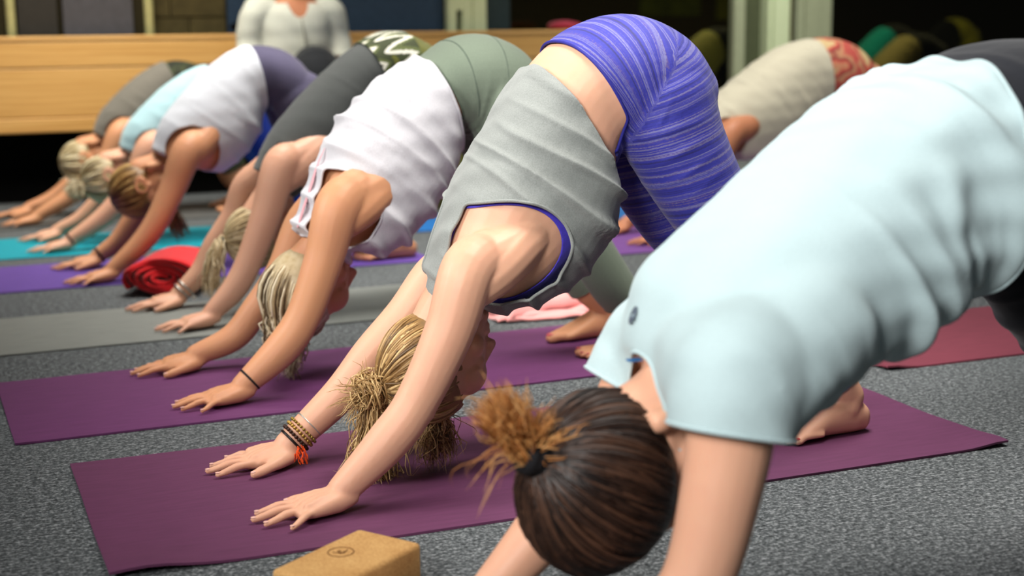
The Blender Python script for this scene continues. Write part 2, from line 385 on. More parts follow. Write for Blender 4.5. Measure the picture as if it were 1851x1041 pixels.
M_DARKWALL = plain('dark brown plaster', lin((52, 46, 26)), 0.9)
wb = box_obj('wall_back', (-6, 3.04, 5.80, 5.95, 0, 2.8), M_DARKWALL); tag(wb, 'dark back wall behind the wooden bench', 'wall', kind='structure')
wf = box_obj('wall_far', (3.04, 14, 11.0, 11.15, 0, 2.8), plain('deep brown wall', lin((78, 66, 26)), 0.9)); tag(wf, 'deep brown far wall seen through the dark glass', 'wall', kind='structure')
wl = box_obj('wall_side', (2.9, 3.04, 5.95, 11.0, 0, 2.8), M_DARKWALL); tag(wl, 'dark side wall of the room behind the glass', 'wall', kind='structure')

# blockwork piers showing in the back wall
M_BLOCK = plain('olive brown blockwork', lin((74, 66, 38)), 0.9, var=0.2, scale=14)
for r in range(7):
    for c in range(2):
        x0 = 0.960 + c * 0.2; z0 = 0.36 + r * 0.19
        off = 0.1 if r % 2 else 0
        xa, xb = (x0, x0 + 0.194) if not off else ((0.960, 1.055) if c == 0 else (1.061, 1.354))
        box_obj('block', (xa, xb, 5.775, 5.82, z0, z0 + 0.183), M_BLOCK, wb, 0.004)
for x0, x1, c, nm in [(0.262, 0.462, (44, 42, 38), 'cupboard_door'), (0.490, 0.850, (74, 74, 80), 'cupboard_door')]:
    o = box_obj(nm, (x0, x1, 5.72, 5.765, 0.3, 2.1), plain('grey cupboard', lin(c), 0.6), None, 0.004)
    tag(o, 'mid grey cupboard door between two pale posts' if x0 > .4 else 'narrow charcoal cupboard door beside the leftmost pale post', 'cupboard')
M_POST = plain('pale cream paint', lin((172, 170, 120)), 0.6)
for i, (x0, x1) in enumerate([(0.205, 0.250), (0.905, 0.953)]):
    n_ = 20; R = [[( (x0 + x1) / 2 + (x1 - x0) / 2 * math.cos(t), 5.69 + 0.02 * math.sin(t), z) for t in np.linspace(0, 6.283, n_, endpoint=False)] for z in (0.3, 0.9, 1.5, 2.4)]
    o = link('post', mesh_of(*rings_mesh(np.array(R))), M_POST)
    tag(o, ['thin pale post at the left end of the wooden bench', 'thin pale post between grey cupboard and brown blocks'][i], 'post')
o = empty('notice_board', (2.0, 5.76, 0.8)); tag(o, 'large dark blue board on the wall behind the seated person', 'board')
box_obj('panel', (1.366, 2.63, 5.765, 5.795, 0.3, 1.9), plain('dark blue board', lin((38, 58, 80)), 0.75), o, 0.004)
box_obj('rail', (1.366, 2.63, 5.745, 5.79, 1.86, 1.93), plain('dark rail', lin((24, 34, 46)), 0.6), o, 0.004)
bg = link('bag', mesh_of(*ellipsoid((1.42, 5.50, 0.873), (0.10, 0.05, 0.035))), M_BLACK); tag(bg, 'small black pouch lying on the bench top left of the seated person', 'bag')
M_FRAME = plain('pale green white paint', lin((196, 208, 172)), 0.5, var=0.04)
M_FRAMED = plain('grey green paint', lin((150, 156, 130)), 0.55, var=0.05)
o = empty('trim_1', (2.77, 5.76, 0)); tag(o, 'pale grooved column between blue board and dark glass', 'column', kind='structure')
box_obj('face', (2.644, 2.694, 5.72, 5.80, 0.0, 2.6), M_FRAME, o, 0.004); box_obj('face', (2.730, 2.79, 5.72, 5.80, 0.0, 2.6), M_FRAME, o, 0.004)
box_obj('face', (2.795, 2.885, 5.73, 5.80, 0.0, 2.6), M_FRAME, o, 0.004); box_obj('slot', (2.694, 2.730, 5.77, 5.80, 0.0, 0.955), M_BLACK, o)
box_obj('cap', (2.694, 2.730, 5.72, 5.80, 0.955, 2.6), M_FRAME, o)
box_obj('strip', (2.89, 3.05, 5.77, 5.80, 0.0, 2.6), plain('dark teal strip', lin((30, 46, 50)), 0.7), o)

def glass_mat():
    n = NT('dark tinted glass'); t = n.t; n.t.nodes.remove(n.b)
    tr = t.nodes.new('ShaderNodeBsdfTransparent'); tr.inputs[0].default_value = (0.40, 0.40, 0.30, 1)
    gl = t.nodes.new('ShaderNodeBsdfGlossy'); gl.inputs['Roughness'].default_value = 0.05; gl.inputs['Color'].default_value = (0.8, 0.8, 0.7, 1)
    mx = t.nodes.new('ShaderNodeMixShader'); mx.inputs[0].default_value = 0.04
    t.links.new(tr.outputs[0], mx.inputs[1]); t.links.new(gl.outputs[0], mx.inputs[2]); t.links.new(mx.outputs[0], t.nodes['Material Output'].inputs[0])
    return n.m
M_GLASS = glass_mat()
for i, (x0, x1) in enumerate([(3.05, 4.56), (5.312, 9.0)]):
    o = empty('window_%d' % (i + 1), ((x0 + x1) / 2, 5.78, 0)); tag(o, ['dark glass pane right of the pale grooved column', 'wide dark glass pane behind the person in the blue tee'][i], 'window', kind='structure')
    box_obj('pane', (x0, x1, 5.775, 5.785, 0.05, 2.6), M_GLASS, o)
    box_obj('frame', (x0, x1, 5.76, 5.80, 0.0, 0.05), M_FRAMED, o); box_obj('frame', (x0, x1, 5.76, 5.80, 2.6, 2.7), M_FRAMED, o)
o = empty('door_1', (4.9, 5.76, 0)); tag(o, 'pale green glazed door frame with grooved jambs behind the person in cream', 'door', kind='structure')
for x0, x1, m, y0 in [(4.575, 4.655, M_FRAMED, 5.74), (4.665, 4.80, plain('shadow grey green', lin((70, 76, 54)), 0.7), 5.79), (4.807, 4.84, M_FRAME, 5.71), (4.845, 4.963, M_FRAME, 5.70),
                      (5.045, 5.10, M_FRAMED, 5.74), (5.105, 5.215, M_FRAMED, 5.73), (5.22, 5.305, M_FRAMED, 5.735)]:
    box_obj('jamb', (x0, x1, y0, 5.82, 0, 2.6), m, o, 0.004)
box_obj('brass_strip', (4.985, 5.0, 5.74, 5.8, 0, 2.6), plain('dull brass', lin((120, 104, 50)), 0.4, 0.6), o); box_obj('gasket', (4.963, 5.045, 5.80, 5.82, 0, 2.6), M_BLACK, o)
# pinned sheets on the wall of the room behind the glass
for i, (x0, x1, z0, z1, c, lb) in enumerate([(6.6, 7.3, 0.94, 1.7, (116, 124, 40), 'yellow green sheet on the far wall, seen left through the dark glass'), (7.5, 8.5, 0.90, 1.7, (140, 140, 20), 'broad mustard yellow sheet on the far wall, seen through the dark glass')]):
    q = box_obj('wall_sheet', (x0, x1, 10.97, 11.0, z0, z1), plain('sheet', lin(c), 0.8, var=0.3, scale=6)); tag(q, lb, 'poster')

# wooden bench
bn = empty('wooden_bench', (1.2, 5.35, 0)); tag(bn, 'long pale wooden bench with plank front along the back wall', 'bench')
def plank(x0, x1, y0, y1, z0, z1, nm='plank'): return box_obj(nm, (x0, x1, y0, y1, z0, z1), M_WOOD, bn, 0.006)
plank(-2.4, 3.55, 5.200, 5.245, 0.366, 0.438); plank(-2.4, 3.55, 5.203, 5.245, 0.440, 0.682); plank(-2.4, 3.55, 5.200, 5.245, 0.684, 0.812)
plank(-2.4, 3.55, 5.195, 5.60, 0.814, 0.836, 'top_board')
box_obj('kick_panel', (-2.4, 3.55, 5.42, 5.46, 0.0, 0.83), M_BLACK, bn)
for x in (-2.4, 3.51): box_obj('end_panel', (x, x + 0.04, 5.25, 5.60, 0.0, 0.813), M_WOOD, bn, 0.004)
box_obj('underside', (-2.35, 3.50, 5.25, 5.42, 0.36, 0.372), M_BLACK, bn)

# ================================================================== yoga mats
def mat_mat(name, c, rough=0.62):
    n = NT(name); v = n.coords(); f = n.noise(n.coords((2, 14, 1)), 6, 4); g = n.noise(v, 500, 2)
    n.base(n.ramp(f, [(0.3, shade(c, 0.9)), (0.7, shade(c, 1.12))])); n.b.inputs['Roughness'].default_value = rough
    n.b.inputs['Specular IOR Level'].default_value = 0.35; n.bump(g, 0.25, 0.001); return n.m
def yoga_mat(x0, x1, y0, y1, mat, label, yaw=0.0, curl=0.0, bend=()):
    nx, ny = 60, 24; h = 0.005
    X, Y_ = np.meshgrid(np.linspace(x0, x1, nx), np.linspace(y0, y1, ny), indexing='ij')
    ex = np.minimum(X - x0, x1 - X); Z = curl * np.exp(-ex / 0.05) * (0.6 + 0.4 * np.sin(Y_ * 17 + x0 * 3)) + 0.0004 * np.sin(X * 9)
    for bx, by, hh, s in bend: Z = Z + hh * np.exp(-((X - bx) ** 2 + (Y_ - by) ** 2) / s ** 2)
    Z = np.maximum(Z, 0)
    cx, cy = (x0 + x1) / 2, (y0 + y1) / 2; ca, sa = math.cos(yaw), math.sin(yaw)
    XX = cx + (X - cx) * ca - (Y_ - cy) * sa; YY = cy + (X - cx) * sa + (Y_ - cy) * ca
    top = np.stack([XX, YY, Z + h], -1).reshape(-1, 3); bot = np.stack([XX, YY, Z + 0.0005], -1).reshape(-1, 3); N = nx * ny
    idx = np.arange(N).reshape(nx, ny); F = []
    for i in range(nx - 1):
        for j in range(ny - 1):
            a, b, c, d = idx[i, j], idx[i + 1, j], idx[i + 1, j + 1], idx[i, j + 1]; F += [[a, b, c, d], [a + N, d + N, c + N, b + N]]
    rim = list(idx[:, 0]) + list(idx[-1, 1:]) + list(idx[-2::-1, -1]) + list(idx[0, -2:0:-1])
    for k in range(len(rim)):
        a, b = rim[k], rim[(k + 1) % len(rim)]; F.append([a, a + N, b + N, b])
    o = link('yoga_mat', mesh_of(np.vstack([top, bot]), [[int(v) for v in f] for f in F]), mat)
    e = o.modifiers.new('edge', 'EDGE_SPLIT'); e.split_angle = math.radians(50)
    return tag(o, label, 'yoga mat', 'yoga mats laid side by side')
M_PURPLE = mat_mat('plum purple mat rubber', lin((98, 52, 84)))
yoga_mat(0, 1.80, 0, .66, M_PURPLE, 'plum purple yoga mat under the person in the grey tank top', 0, 0.004, [(0.06, 0.0, .012, .08), (1.78, 0.02, .008, .05)])
yoga_mat(-.10, 1.70, .875, 1.455, mat_mat('violet mat rubber', lin((102, 52, 98))), 'violet yoga mat under the blonde person in the white tank top', math.radians(1.2), 0.002)
yoga_mat(-.30, 1.60, 1.775, 2.30, mat_mat('sage grey mat rubber', lin((122, 126, 122))), 'sage grey yoga mat under the person in the charcoal top', math.radians(1.5), 0.002)
yoga_mat(-.45, 1.50, 2.745, 3.30, mat_mat('deep violet mat rubber', lin((96, 68, 150))), 'deep violet yoga mat just behind the red rolled blanket', 0, 0.002)
yoga_mat(-.6, 1.55, 3.49, 4.06, mat_mat('turquoise mat rubber', lin((0, 150, 168))), 'turquoise yoga mat, second from the wooden bench', 0, 0.002)
yoga_mat(-.6, 1.45, 4.36, 4.92, mat_mat('grey mat rubber', lin((82, 84, 84))), 'dark grey yoga mat nearest the wooden bench', 0, 0.002)
yoga_mat(1.97, 3.75, .63, 1.17, mat_mat('wine red mat rubber', lin((118, 54, 68))), 'wine red yoga mat at the right edge, without anyone on it', 0, 0.002, [(1.98, .63, .01, .05)])
yoga_mat(2.10, 3.9, 2.56, 3.20, mat_mat('purple mat rubber', lin((112, 70, 140))), 'purple yoga mat under the person in cream and floral', 0, 0.002)
yoga_mat(1.66, 3.4, 3.49, 3.98, mat_mat('bright blue mat rubber', lin((24, 104, 176))), 'bright blue yoga mat lying beyond the purple mats', 0, 0.002)

# ================================================================== people
def sm(e, x): return np.sign(x) * np.abs(x) ** e
class Body:
    """down-dog figure: torso sections (back point, front point, half width) on the plane y = Y, limbs as joint chains"""
    def __init__(s, P, dx=0, dY=0, zs=1.0, wr=0.0, size=1.0, legx=1.0):
        s.Y = P['Y'] + dY; s.lat = P.get('lat', True)
        S = np.array(P['st'], float).copy(); S[:, [0, 2]] += dx; S[:, [1, 3]] *= zs; s.S = S
        def chain(c):
            if c is None: return None
            A = np.array(c, float); A[:, 0] += dx; A[:, 1] += dY; A[:, 2] *= zs; return A
        s.armn = chain(P['armn']); s.armn[-1, 2] = 0.045
        if wr: s.armn[3:, 0] += np.array([0.4, 0.7, 1.0]) * wr
        A = chain(P.get('armf'))
        if A is None:
            A = s.armn.copy(); A[:, 1] = 2 * s.Y - A[:, 1]
        elif wr: A[3:, 0] += np.array([0.4, 0.7, 1.0]) * wr
        s.armf = A; s.armf[-1, 2] = 0.045
        L = chain(P.get('legn'))
        if L is None:
            h = s.center(7.6)
            L = np.array([[h[0] + a, s.Y - b, h[2] * c, r] for a, b, c, r in
                          [(0, .085, 1, .1), (.04, .095, .84, .09), (.13, .105, .6, .07), (.2, .11, .44, .057), (.28, .11, .28, .054), (.4, .11, .1, .037)]])
        L[-1, 2] = 0.085; L[:, 0] = L[0, 0] + (L[:, 0] - L[0, 0]) * legx
        s.legn = L; s.legf = L.copy(); s.legf[:, 1] = 2 * s.Y - L[:, 1]
        s.hn, s.hf = P['hn'], P.get('hf') or dict(ang=-4)
        h = P['head']; s.hc = np.array([h['c'][0] + dx, s.Y, h['c'][1] * zs])
        up = np.array(h['up'], float); up /= np.linalg.norm(up); fc = np.array(h['face'], float)
        fc -= up * (fc @ up); fc /= np.linalg.norm(fc)
        s.M = np.stack([np.cross(fc, up), fc, up], 1); s.hs = 0.94 * size * P.get('hs', 1.0)
    def sec(s, t):
        v = crom(s.S, 1, [t])[0]; return v
    def center(s, t):
        v = s.sec(t); return np.array([(v[0] + v[2]) / 2, s.Y, (v[1] + v[3]) / 2])
    def plane(s, t, tilt=0.0):
        """centre and hip-ward normal of the section plane at station t"""
        v = s.sec(t); d = np.array([v[0] - v[2], 0, v[1] - v[3]]); d /= np.linalg.norm(d)
        n = np.array([d[2], 0, -d[0]]); c, q = math.cos(tilt), math.sin(tilt)
        n = n * c + d * q
        return s.center(t), n, d
    def torso(s, t0=0, t1=None, ease=0.0, grow=0.0, n=44, m=40):
        t1 = len(s.S) - 1 if t1 is None else t1
        Q = crom(s.S, n, np.linspace(t0, t1, n))
        A = Q[:, 0:2]; B = Q[:, 2:4]; d = A - B; L = np.linalg.norm(d, axis=1)[:, None]; d = d / L
        A = A + d * (Q[:, 5:6] * ease + grow); B = B - d * (Q[:, 6:7] * ease + grow)
        c = (A + B) / 2; a = np.linalg.norm(A - B, axis=1) / 2; b = Q[:, 4] + grow + ease * (Q[:, 5] + Q[:, 6]) * 0.4
        th = np.linspace(0, 2 * math.pi, m, endpoint=False); C = sm(0.86, np.cos(th)); D = sm(0.86, np.sin(th))
        R = np.zeros((n, m, 3))
        R[..., 0] = c[:, 0:1] + d[:, 0:1] * a[:, None] * D; R[..., 2] = c[:, 1:2] + d[:, 1:2] * a[:, None] * D
        R[..., 1] = s.Y + b[:, None] * C
        return rings_mesh(R)
    def H(s, p):  # head-local (right, face, up) to world
        return s.hc + (np.asarray(p, float) * s.hs) @ s.M.T
    def headparts(s, ears=True):
        E = lambda c, r: ellipsoid(s.H(c), np.array(r) * s.hs, s.M)
        T = lambda p, r: tube([s.H(q) for q in p], np.array(r) * s.hs, 10, 12)
        ps = [E((0, -.018, .032), (.074, .094, .086)), E((0, .025, -.02), (.062, .068, .088)), E((0, .045, -.07), (.045, .042, .042)),
              E((0, .073, -.093), (.022, .020, .018)), E((0, .05, .03), (.058, .05, .05)),
              T([(0, .090, .006), (0, .097, -.014), (0, .1035, -.034)], (.008, .0095, .0115)), E((0, .097, -.038), (.016, .010, .008)),
              T([(-.021, .080, -.063), (0, .094, -.060), (.021, .080, -.063)], (.004, .0065, .004)),
              T([(-.019, .078, -.071), (0, .091, -.0725), (.019, .078, -.071)], (.004, .007, .004)),
              T([(-.05, .065, .014), (-.025, .084, .018), (0, .085, .012), (.025, .084, .018), (.05, .065, .014)], (.006, .008, .007, .008, .006)),
              T([(-.045, .055, -.1), (-.058, .0, -.075)], (.016, .016)), T([(.045, .055, -.1), (.058, .0, -.075)], (.016, .016))]
        for q in (-1, 1):
            ps.append(E((q * .033, .073, -.002), (.015, .012, .011)))
            ps.append(E((q * .04, .058, -.035), (.024, .022, .024)))
            if not ears: continue
            ps.append(tube([s.H((q * (.072 + .010 * k2), -.012 + .026 * math.sin(a), -.008 + .032 * math.cos(a))) for a, k2 in
                            [(-2.6, .2), (-1.9, .7), (-1.2, 1.1), (-.4, 1.1), (.3, .8), (.9, .3), (1.6, 0)]], np.full(7, .0050) * s.hs, 16, 8))
            ps.append(E((q * .073, -.012, -.012), (.006, .020, .028)))
        return ps
    def neck(s, g=0):
        a = s.center(0.55); b = s.center(0.0); h = s.H((0, -.028, -.05))
        return tube([a, b * 0.55 + h * 0.45, h], [.062 + g, .052 + g, .047 + g], 12, 16)
    def hand(s, near, base=0.006):
        A = s.armn if near else s.armf; w = A[-1]; hd = s.hn if near else s.hf
        an = math.radians(hd.get('ang', 0)); sg = 1 if near else -1
        f = np.array([-math.cos(an), -math.sin(an) * 1.0, 0]); l = np.array([-f[1], f[0], 0]); l = l * (1 if l[1] * sg > 0 else -1)
        o = np.array([w[0] + .012, w[1], base]); k = s.hs / 0.94
        g = lambda a, b, z: o + (f * a + l * b) * k + np.array([0, 0, z * k])
        R = []
        for a, b, z, hw, ht in [(-.012, 0, .034, .024, .019), (.0, 0, .031, .028, .0215), (.022, .001, .026, .034, .0235), (.05, .001, .0225, .040, .0205), (.075, 0, .0195, .0425, .0165), (.094, -.001, .0155, .039, .0115), (.102, -.001, .013, .034, .008)]:
            th = np.linspace(0, 2 * math.pi, 24, endpoint=False)
            R.append([g(a, b + hw * math.copysign(abs(math.cos(t)) ** .8, math.cos(t)), z + ht * math.copysign(abs(math.sin(t)) ** .9, math.sin(t))) for t in th])
        ps = [rings_mesh(np.array(R))]
        nails = []
        for a0, b0, L, deg, r in [(.086, .031, .074, 9, .0080), (.091, .0105, .083, 1, .0082), (.086, -.0105, .076, -8, .0078), (.074, -.0315, .060, -30, .0072)]:
            q = math.radians(deg); ca, sa = math.cos(q), math.sin(q)
            pts = [g(a0 + ca * L * t, b0 + sa * L * t, z) for t, z in [(-.35, .016), (0, .0195), (.25, .0190), (.48, .0175), (.75, .0115), (1, .0072)]]
            ps.append(tube(pts, np.array([1.05, 1.12, .98, 1.04, .9, .74]) * r * k, 22, 12))
            nails.append((g(a0 + ca * L * .99, b0 + sa * L * .99, .0122), f * ca + l * sa, r))
        pts = [g(*v) for v in [(.012, .018, .022), (.036, .040, .019), (.058, .056, .0155), (.078, .066, .012), (.094, .072, .0088)]]
        ps.append(tube(pts, np.array([.017, .0145, .011, .0108, .008]) * k, 20, 12))
        d = pts[-1] - pts[-2]; nails.append((pts[-1] + np.array([0, 0, .0062]), d / np.linalg.norm(d), .0095))
        # tendons over the back of the hand
        for b0 in (.026, .009, -.009, -.026):
            ps.append(tube([g(.03, b0 * .45, .0445), g(.06, b0 * .8, .0385), g(.086, b0, .0285)], np.array([.003, .0045, .0075]) * k, 10, 8))
        ps.append(tube([A[-2][:3] * .35 + A[-1][:3] * .65, A[-1][:3] + [0, 0, -.002], g(.02, 0, .030)], [A[-1][3], A[-1][3] * .98, .022], 12, 16, flat=1.0))
        return ps, nails
    def foot(s, near, base=0.006):
        L = s.legn if near else s.legf; an = L[-1]; sg = 1 if near else -1   # inner side
        f = np.array([-1., 0.05 * sg * -1, 0]); l = np.array([0, 1. * sg, 0])
        o = np.array([an[0] + .052, an[1], base]); g = lambda a, b, z: o + f * a + l * b + np.array([0, 0, z])
        th = np.linspace(0, 2 * math.pi, 24, endpoint=False); R = []
        for a, b, z, hw, hh in [(.0, 0, .03, .016, .02), (.012, 0, .031, .026, .03), (.04, 0, .038, .032, .038), (.075, 0, .042, .033, .042), (.11, .002, .036, .036, .036), (.145, .003, .026, .041, .026), (.175, .004, .018, .045, .018), (.195, .003, .0135, .043, .0125)]:
            R.append([g(a, b + hw * math.cos(t), z + hh * math.copysign(abs(math.sin(t)) ** .85, math.sin(t))) for t in th])
        ps = [rings_mesh(np.array(R)), tube([an[:3], g(.06, 0, .055)], [an[3], .036], 8, 16)]
        nails = []
        for b, a0, a1, r in [(.032, .18, .236, .0125), (.011, .18, .236, .0088), (-.007, .178, .228, .0085), (-.023, .17, .217, .008), (-.037, .16, .203, .0078)]:
            ps.append(tube([g(a0 - .02, b, .016), g((a0 + a1) / 2, b, .0165), g(a1 - .008, b, r + .002), g(a1, b, r)], np.array([.9, 1.0, 1.05, .9]) * r, 12, 10))
            nails.append((g(a1 - .001, b, 2 * r - .0005), f, r))
        return ps, nails
    def body_parts(s, ears=True, legs=True, base=0.006):
        ps = [s.torso(), s.neck()] + s.headparts(ears)
        for near, A in ((True, s.armn), (False, s.armf)):
            ps.append(tube(A[:, :3], A[:, 3], 36, 20))
            sd = -1 if near else 1
            c2 = s.center(2.0) + [0, sd * s.sec(2.0)[4] * .72, 0]; up = A[1][:3] * .45 + A[2][:3] * .55
            if s.lat: ps.append(tube([c2, (c2 + up) / 2 + [0, sd * .012, 0], up], [.05, .048, .03], 12, 14))
            if s.lat: ps.append(tube([A[1][:3], A[0][:3] * .5 + c2 * .5 + [0, sd * .013, 0], c2], [.042, .050, .050], 12, 16))
            c1 = s.center(1.0); ps.append(tube([c1 + [0, sd * .03, 0], A[0][:3], A[1][:3]], [.07, .06, .05], 12, 16))
            ps += s.hand(near, base)[0]
            el = A[3][:3]; ps.append(ellipsoid(el + np.array([.010, sd * .008, -.014]), (.024, .024, .024)))
        if legs:
            for near, A in ((True, s.legn), (False, s.legf)):
                ps.append(tube(A[:, :3], A[:, 3], 36, 20)); ps += s.foot(near, base)[0]
        return ps
    def outline(s):
        """back of the torso, over the seat and down the back of the near leg"""
        L = s.legn; T = np.gradient(L[:, :3], axis=0); N = np.stack([-T[:, 2], 0 * T[:, 0], T[:, 0]], 1); N /= np.linalg.norm(N, axis=1)[:, None]
        bk = np.stack([s.S[2:9, 0], np.full(7, s.Y), s.S[2:9, 1]], 1)
        return crom(np.vstack([bk, (L[2:, :3] + N[2:] * L[2:, 3:4])]), 260)
    def path(s, near=True):
        L = s.legn if near else s.legf
        return crom(np.vstack([s.center(2.), s.center(3.), s.center(4.), s.center(5.), s.center(6.), L[0, :3], L[1:, :3]]), 160)

def along_of(V, path, Y=None):
    P = path[:, [0, 2]]; s = np.concatenate([[0], np.cumsum(np.linalg.norm(np.diff(P, axis=0), axis=1))])
    out = np.empty(len(V))
    for k in range(0, len(V), 20000):
        q = V[k:k + 20000][:, [0, 2]]
        d = ((q[:, None] - P[None]) ** 2).sum(-1); j = d.argmin(1)
        jj = np.clip(j, 1, len(P) - 2); t = P[jj + 1] - P[jj - 1]; L2 = (t ** 2).sum(1)
        out[k:k + 20000] = s[jj] + ((q - P[jj]) * t).sum(1) / np.sqrt(L2)
    return out

def garment(name, parent, parts, vox, keeps, mat, thick=0.0025, fold=None, smooth=4, along=None, trims=(), lab=None):
    me = remesh(parts, vox, smooth); V, N, F = arrays(me); bpy.data.meshes.remove(me)
    if fold is not None: V = V + N * fold(V, N)[:, None]
    for g in keeps: V, F = clip(V, F, g)
    m = bpy.data.meshes.new(name); m.from_pydata(V.tolist(), [], F.tolist()); m.validate(); m.update(); m.shade_smooth()
    if along is not None: set_attr(m, 'along', along_of(V, along))
    o = link(name, m, mat, parent)
    if thick:
        sd = o.modifiers.new('thickness', 'SOLIDIFY'); sd.thickness = thick; sd.offset = -1
    if lab: o['label'] = lab
    for (tname, tmat, r, test) in trims:
        for lp in loops_of(V, F):
            if test(V[lp].mean(0), V[lp]): link(tname, mesh_of(*loop_tube(V[lp], r)), tmat, o)
    return o, V, F

def hemp(B, t, sign, tilt=0.0):
    c, n, d = B.plane(t, tilt); return lambda V: sign * ((V - c) @ n)
def waist_al(B, t, tilt=0.0):
    """keeps what lies hip-ward of station t, measured along the body and down the legs"""
    path = B.path(); s0 = along_of(B.center(t)[None], path)[0]; c, n, d = B.plane(t)
    def g(V):
        al = along_of(V, path) - s0; pl = (V - c) @ n + tilt * ((V - c) @ d)
        pl = pl + np.maximum(0, -((V - c) @ d) - .05) * .9
        return np.where(al < .12, np.where(np.linalg.norm(V - c, axis=1) < .26, pl, al), al)
    return g
def armhole(cx, cz, ra, rb, ang, Y, strip=0.0):
    """outside an ellipse seen from the side; a centre strip of half width `strip` stays"""
    ca, sa = math.cos(ang), math.sin(ang)
    def g(V):
        x, z = V[:, 0] - cx, V[:, 2] - cz; u = (x * ca + z * sa) / ra; w = (-x * sa + z * ca) / rb
        e = (np.sqrt(u * u + w * w) - 1) * min(ra, rb)
        return np.maximum(e, strip - np.abs(V[:, 1] - Y)) if strip else e
    return g
def neckhole(B, r, t=0.0, off=0.0):
    a = B.center(0.3); h = B.H((0, -.028, -.05)); d = h - a; d /= np.linalg.norm(d); a = a + np.array([0, 0, off])
    def g(V):
        q = V - a; k = q @ d; rr = np.linalg.norm(q - k[:, None] * d, axis=1)
        return np.where(k > -.05, rr - r, rr - r + (-.05 - k))
    return g
def limb_cut(A, i, frac, sign):
    p = A[i][:3] * (1 - frac) + A[i + 1][:3] * frac; n = A[i + 1][:3] - A[i][:3]; n /= np.linalg.norm(n)
    rad = 0.14
    def g(V):
        q = V - p; k = q @ n; rr = np.linalg.norm(q - k[:, None] * n, axis=1)
        return np.where(rr < rad, -k, 0.05)
    return g
def legtubes(B, grow, upto=None, flare=0.0):
    out = []
    for A in (B.legn, B.legf):
        r = A[:, 3] + grow + np.linspace(0, flare, len(A))
        out.append(tube(A[:upto, :3] if upto else A[:, :3], r[:upto] if upto else r, 34, 24))
    return out
def make_body(B, parent, mat, vox, **k):
    me = remesh(B.body_parts(**k), vox, 3, 0.5); me.shade_smooth(); return link('body', me, mat, parent)
def nails_obj(name, nails, mat, parent, k=0.75):
    ps = []
    for c, d, r in nails:
        d = d / np.linalg.norm(d); s = np.cross([0, 0, 1], d); s /= np.linalg.norm(s); u = np.cross(d, s)
        ps.append(ellipsoid(c, (r * .95 * k, r * .8 * k, r * .16), np.stack([d, s, u], 1), 10, 6))
    o = link(name, mesh_of(*merge(ps)), mat, parent); o['kind'] = 'stuff'; return o

# ---- hair
HC = np.array((0, -.022, .020)); HR = np.array((.076, .093, .098))
def lock_mesh(paths, radii, tones, n=12, seg=4):
    ps = []; tn = []
    for P, r, t in zip(paths, radii, tones):
        v, f = tube(P, r, n, seg, caps=False); ps.append((v, f)); tn.append(np.full(len(v), t))
    V, F = merge(ps); return V, F, np.concatenate(tn)
def scalp_dir(v): v = np.asarray(v, float); return v / np.linalg.norm(v)
def scalp_pt(B, d, off): # direction in head frame -> world, on the cranium
    c, r = HC, getattr(B, 'hr', HR) + off
    return B.H(c + d * r)
def scalp_path(B, d0, d1, n=9, off0=.004, off1=.012, wob=0.0):
    w = math.acos(max(-1, min(1, float(d0 @ d1)))) + 1e-6
    return [scalp_pt(B, (math.sin((1 - t) * w) * d0 + math.sin(t * w) * d1) / math.sin(w), off0 + (off1 - off0) * math.sin(t * 1.57) + wob * math.sin(t * 9)) for t in np.linspace(0, 1, n)]
def hair_cap(B, gather, front=0.38, off=.006, nu=48, nv=26):
    """closed shell over the cranium wherever hair grows (not on the face)"""
    c, r = HC, getattr(B, 'hr', HR) + off
    u = np.linspace(0, 2 * math.pi, nu, endpoint=False); v = np.linspace(0.05, math.pi - .05, nv)
    D = np.stack([np.sin(v)[:, None] * np.cos(u), np.sin(v)[:, None] * np.sin(u), np.cos(v)[:, None] + 0 * u], -1)
    V = (c + D * r).reshape(-1, 3); Df = D.reshape(-1, 3)
    F = rings_mesh(D, close=True)[1]; V = np.vstack([V, c + [0, 0, r[2]], c - [0, 0, r[2]]]); Df = np.vstack([Df, [0, 0, 1], [0, 0, -1]])
    hide = (Df[:, 1] > front + .55 * np.clip(Df[:, 2], -.3, 1)) | (Df[:, 2] < np.where(Df[:, 1] < -.1, -.95, -.80))
    k = np.where(hide, .86, 1.0)[:, None]; V = c + (V - c) * k
    W_ = B.hc + (V * B.hs) @ B.M.T
    return W_, F
def make_hair(name, parent, B, mat, paths, radii, tones, gather=(0, -1, .2), cap=True, seg=4, captone=.35, front=.38):
    V, F, t = lock_mesh(paths, radii, tones, seg=seg)
    if cap:
        cv, cf = hair_cap(B, gather, front); V, F = merge([(V, F), (cv, cf)]); t = np.concatenate([t, np.full(len(cv), captone)])
    me = mesh_of(V, F); set_attr(me, 'tone', t)
    return link(name, me, mat, parent)
def pulled_locks(B, gather, n, rng, r=.006, spread=(40, 128), off1=.010, front=.40):
    """locks combed over the scalp to the gather point"""
    g = scalp_dir(gather); a = scalp_dir(np.cross(g, [0.2, .3, 1])); b = np.cross(g, a)
    P = []; R = []; T = []
    while len(P) < n:
        ph = rng.uniform(0, 2 * math.pi); th = math.radians(rng.uniform(*spread))
        d = math.cos(th) * g + math.sin(th) * (math.cos(ph) * a + math.sin(ph) * b)
        if d[1] > front + .55 * max(d[2], -.3) or d[2] < (-.95 if d[1] < -.1 else -.82): continue
        g2 = scalp_dir(g + rng.normal(0, .06, 3))
        P.append(scalp_path(B, d, g2, 9, .003, off1 + rng.uniform(-.003, .004), rng.uniform(-.001, .001)))
        q = r * rng.uniform(.7, 1.3); R.append([q * .5, q, q * 1.05, q, q * .6]); T.append(rng.uniform(.1, .95))
    R = [np.interp(np.linspace(0, 1, 9), np.linspace(0, 1, 5), x) for x in R]
    return P, R, T
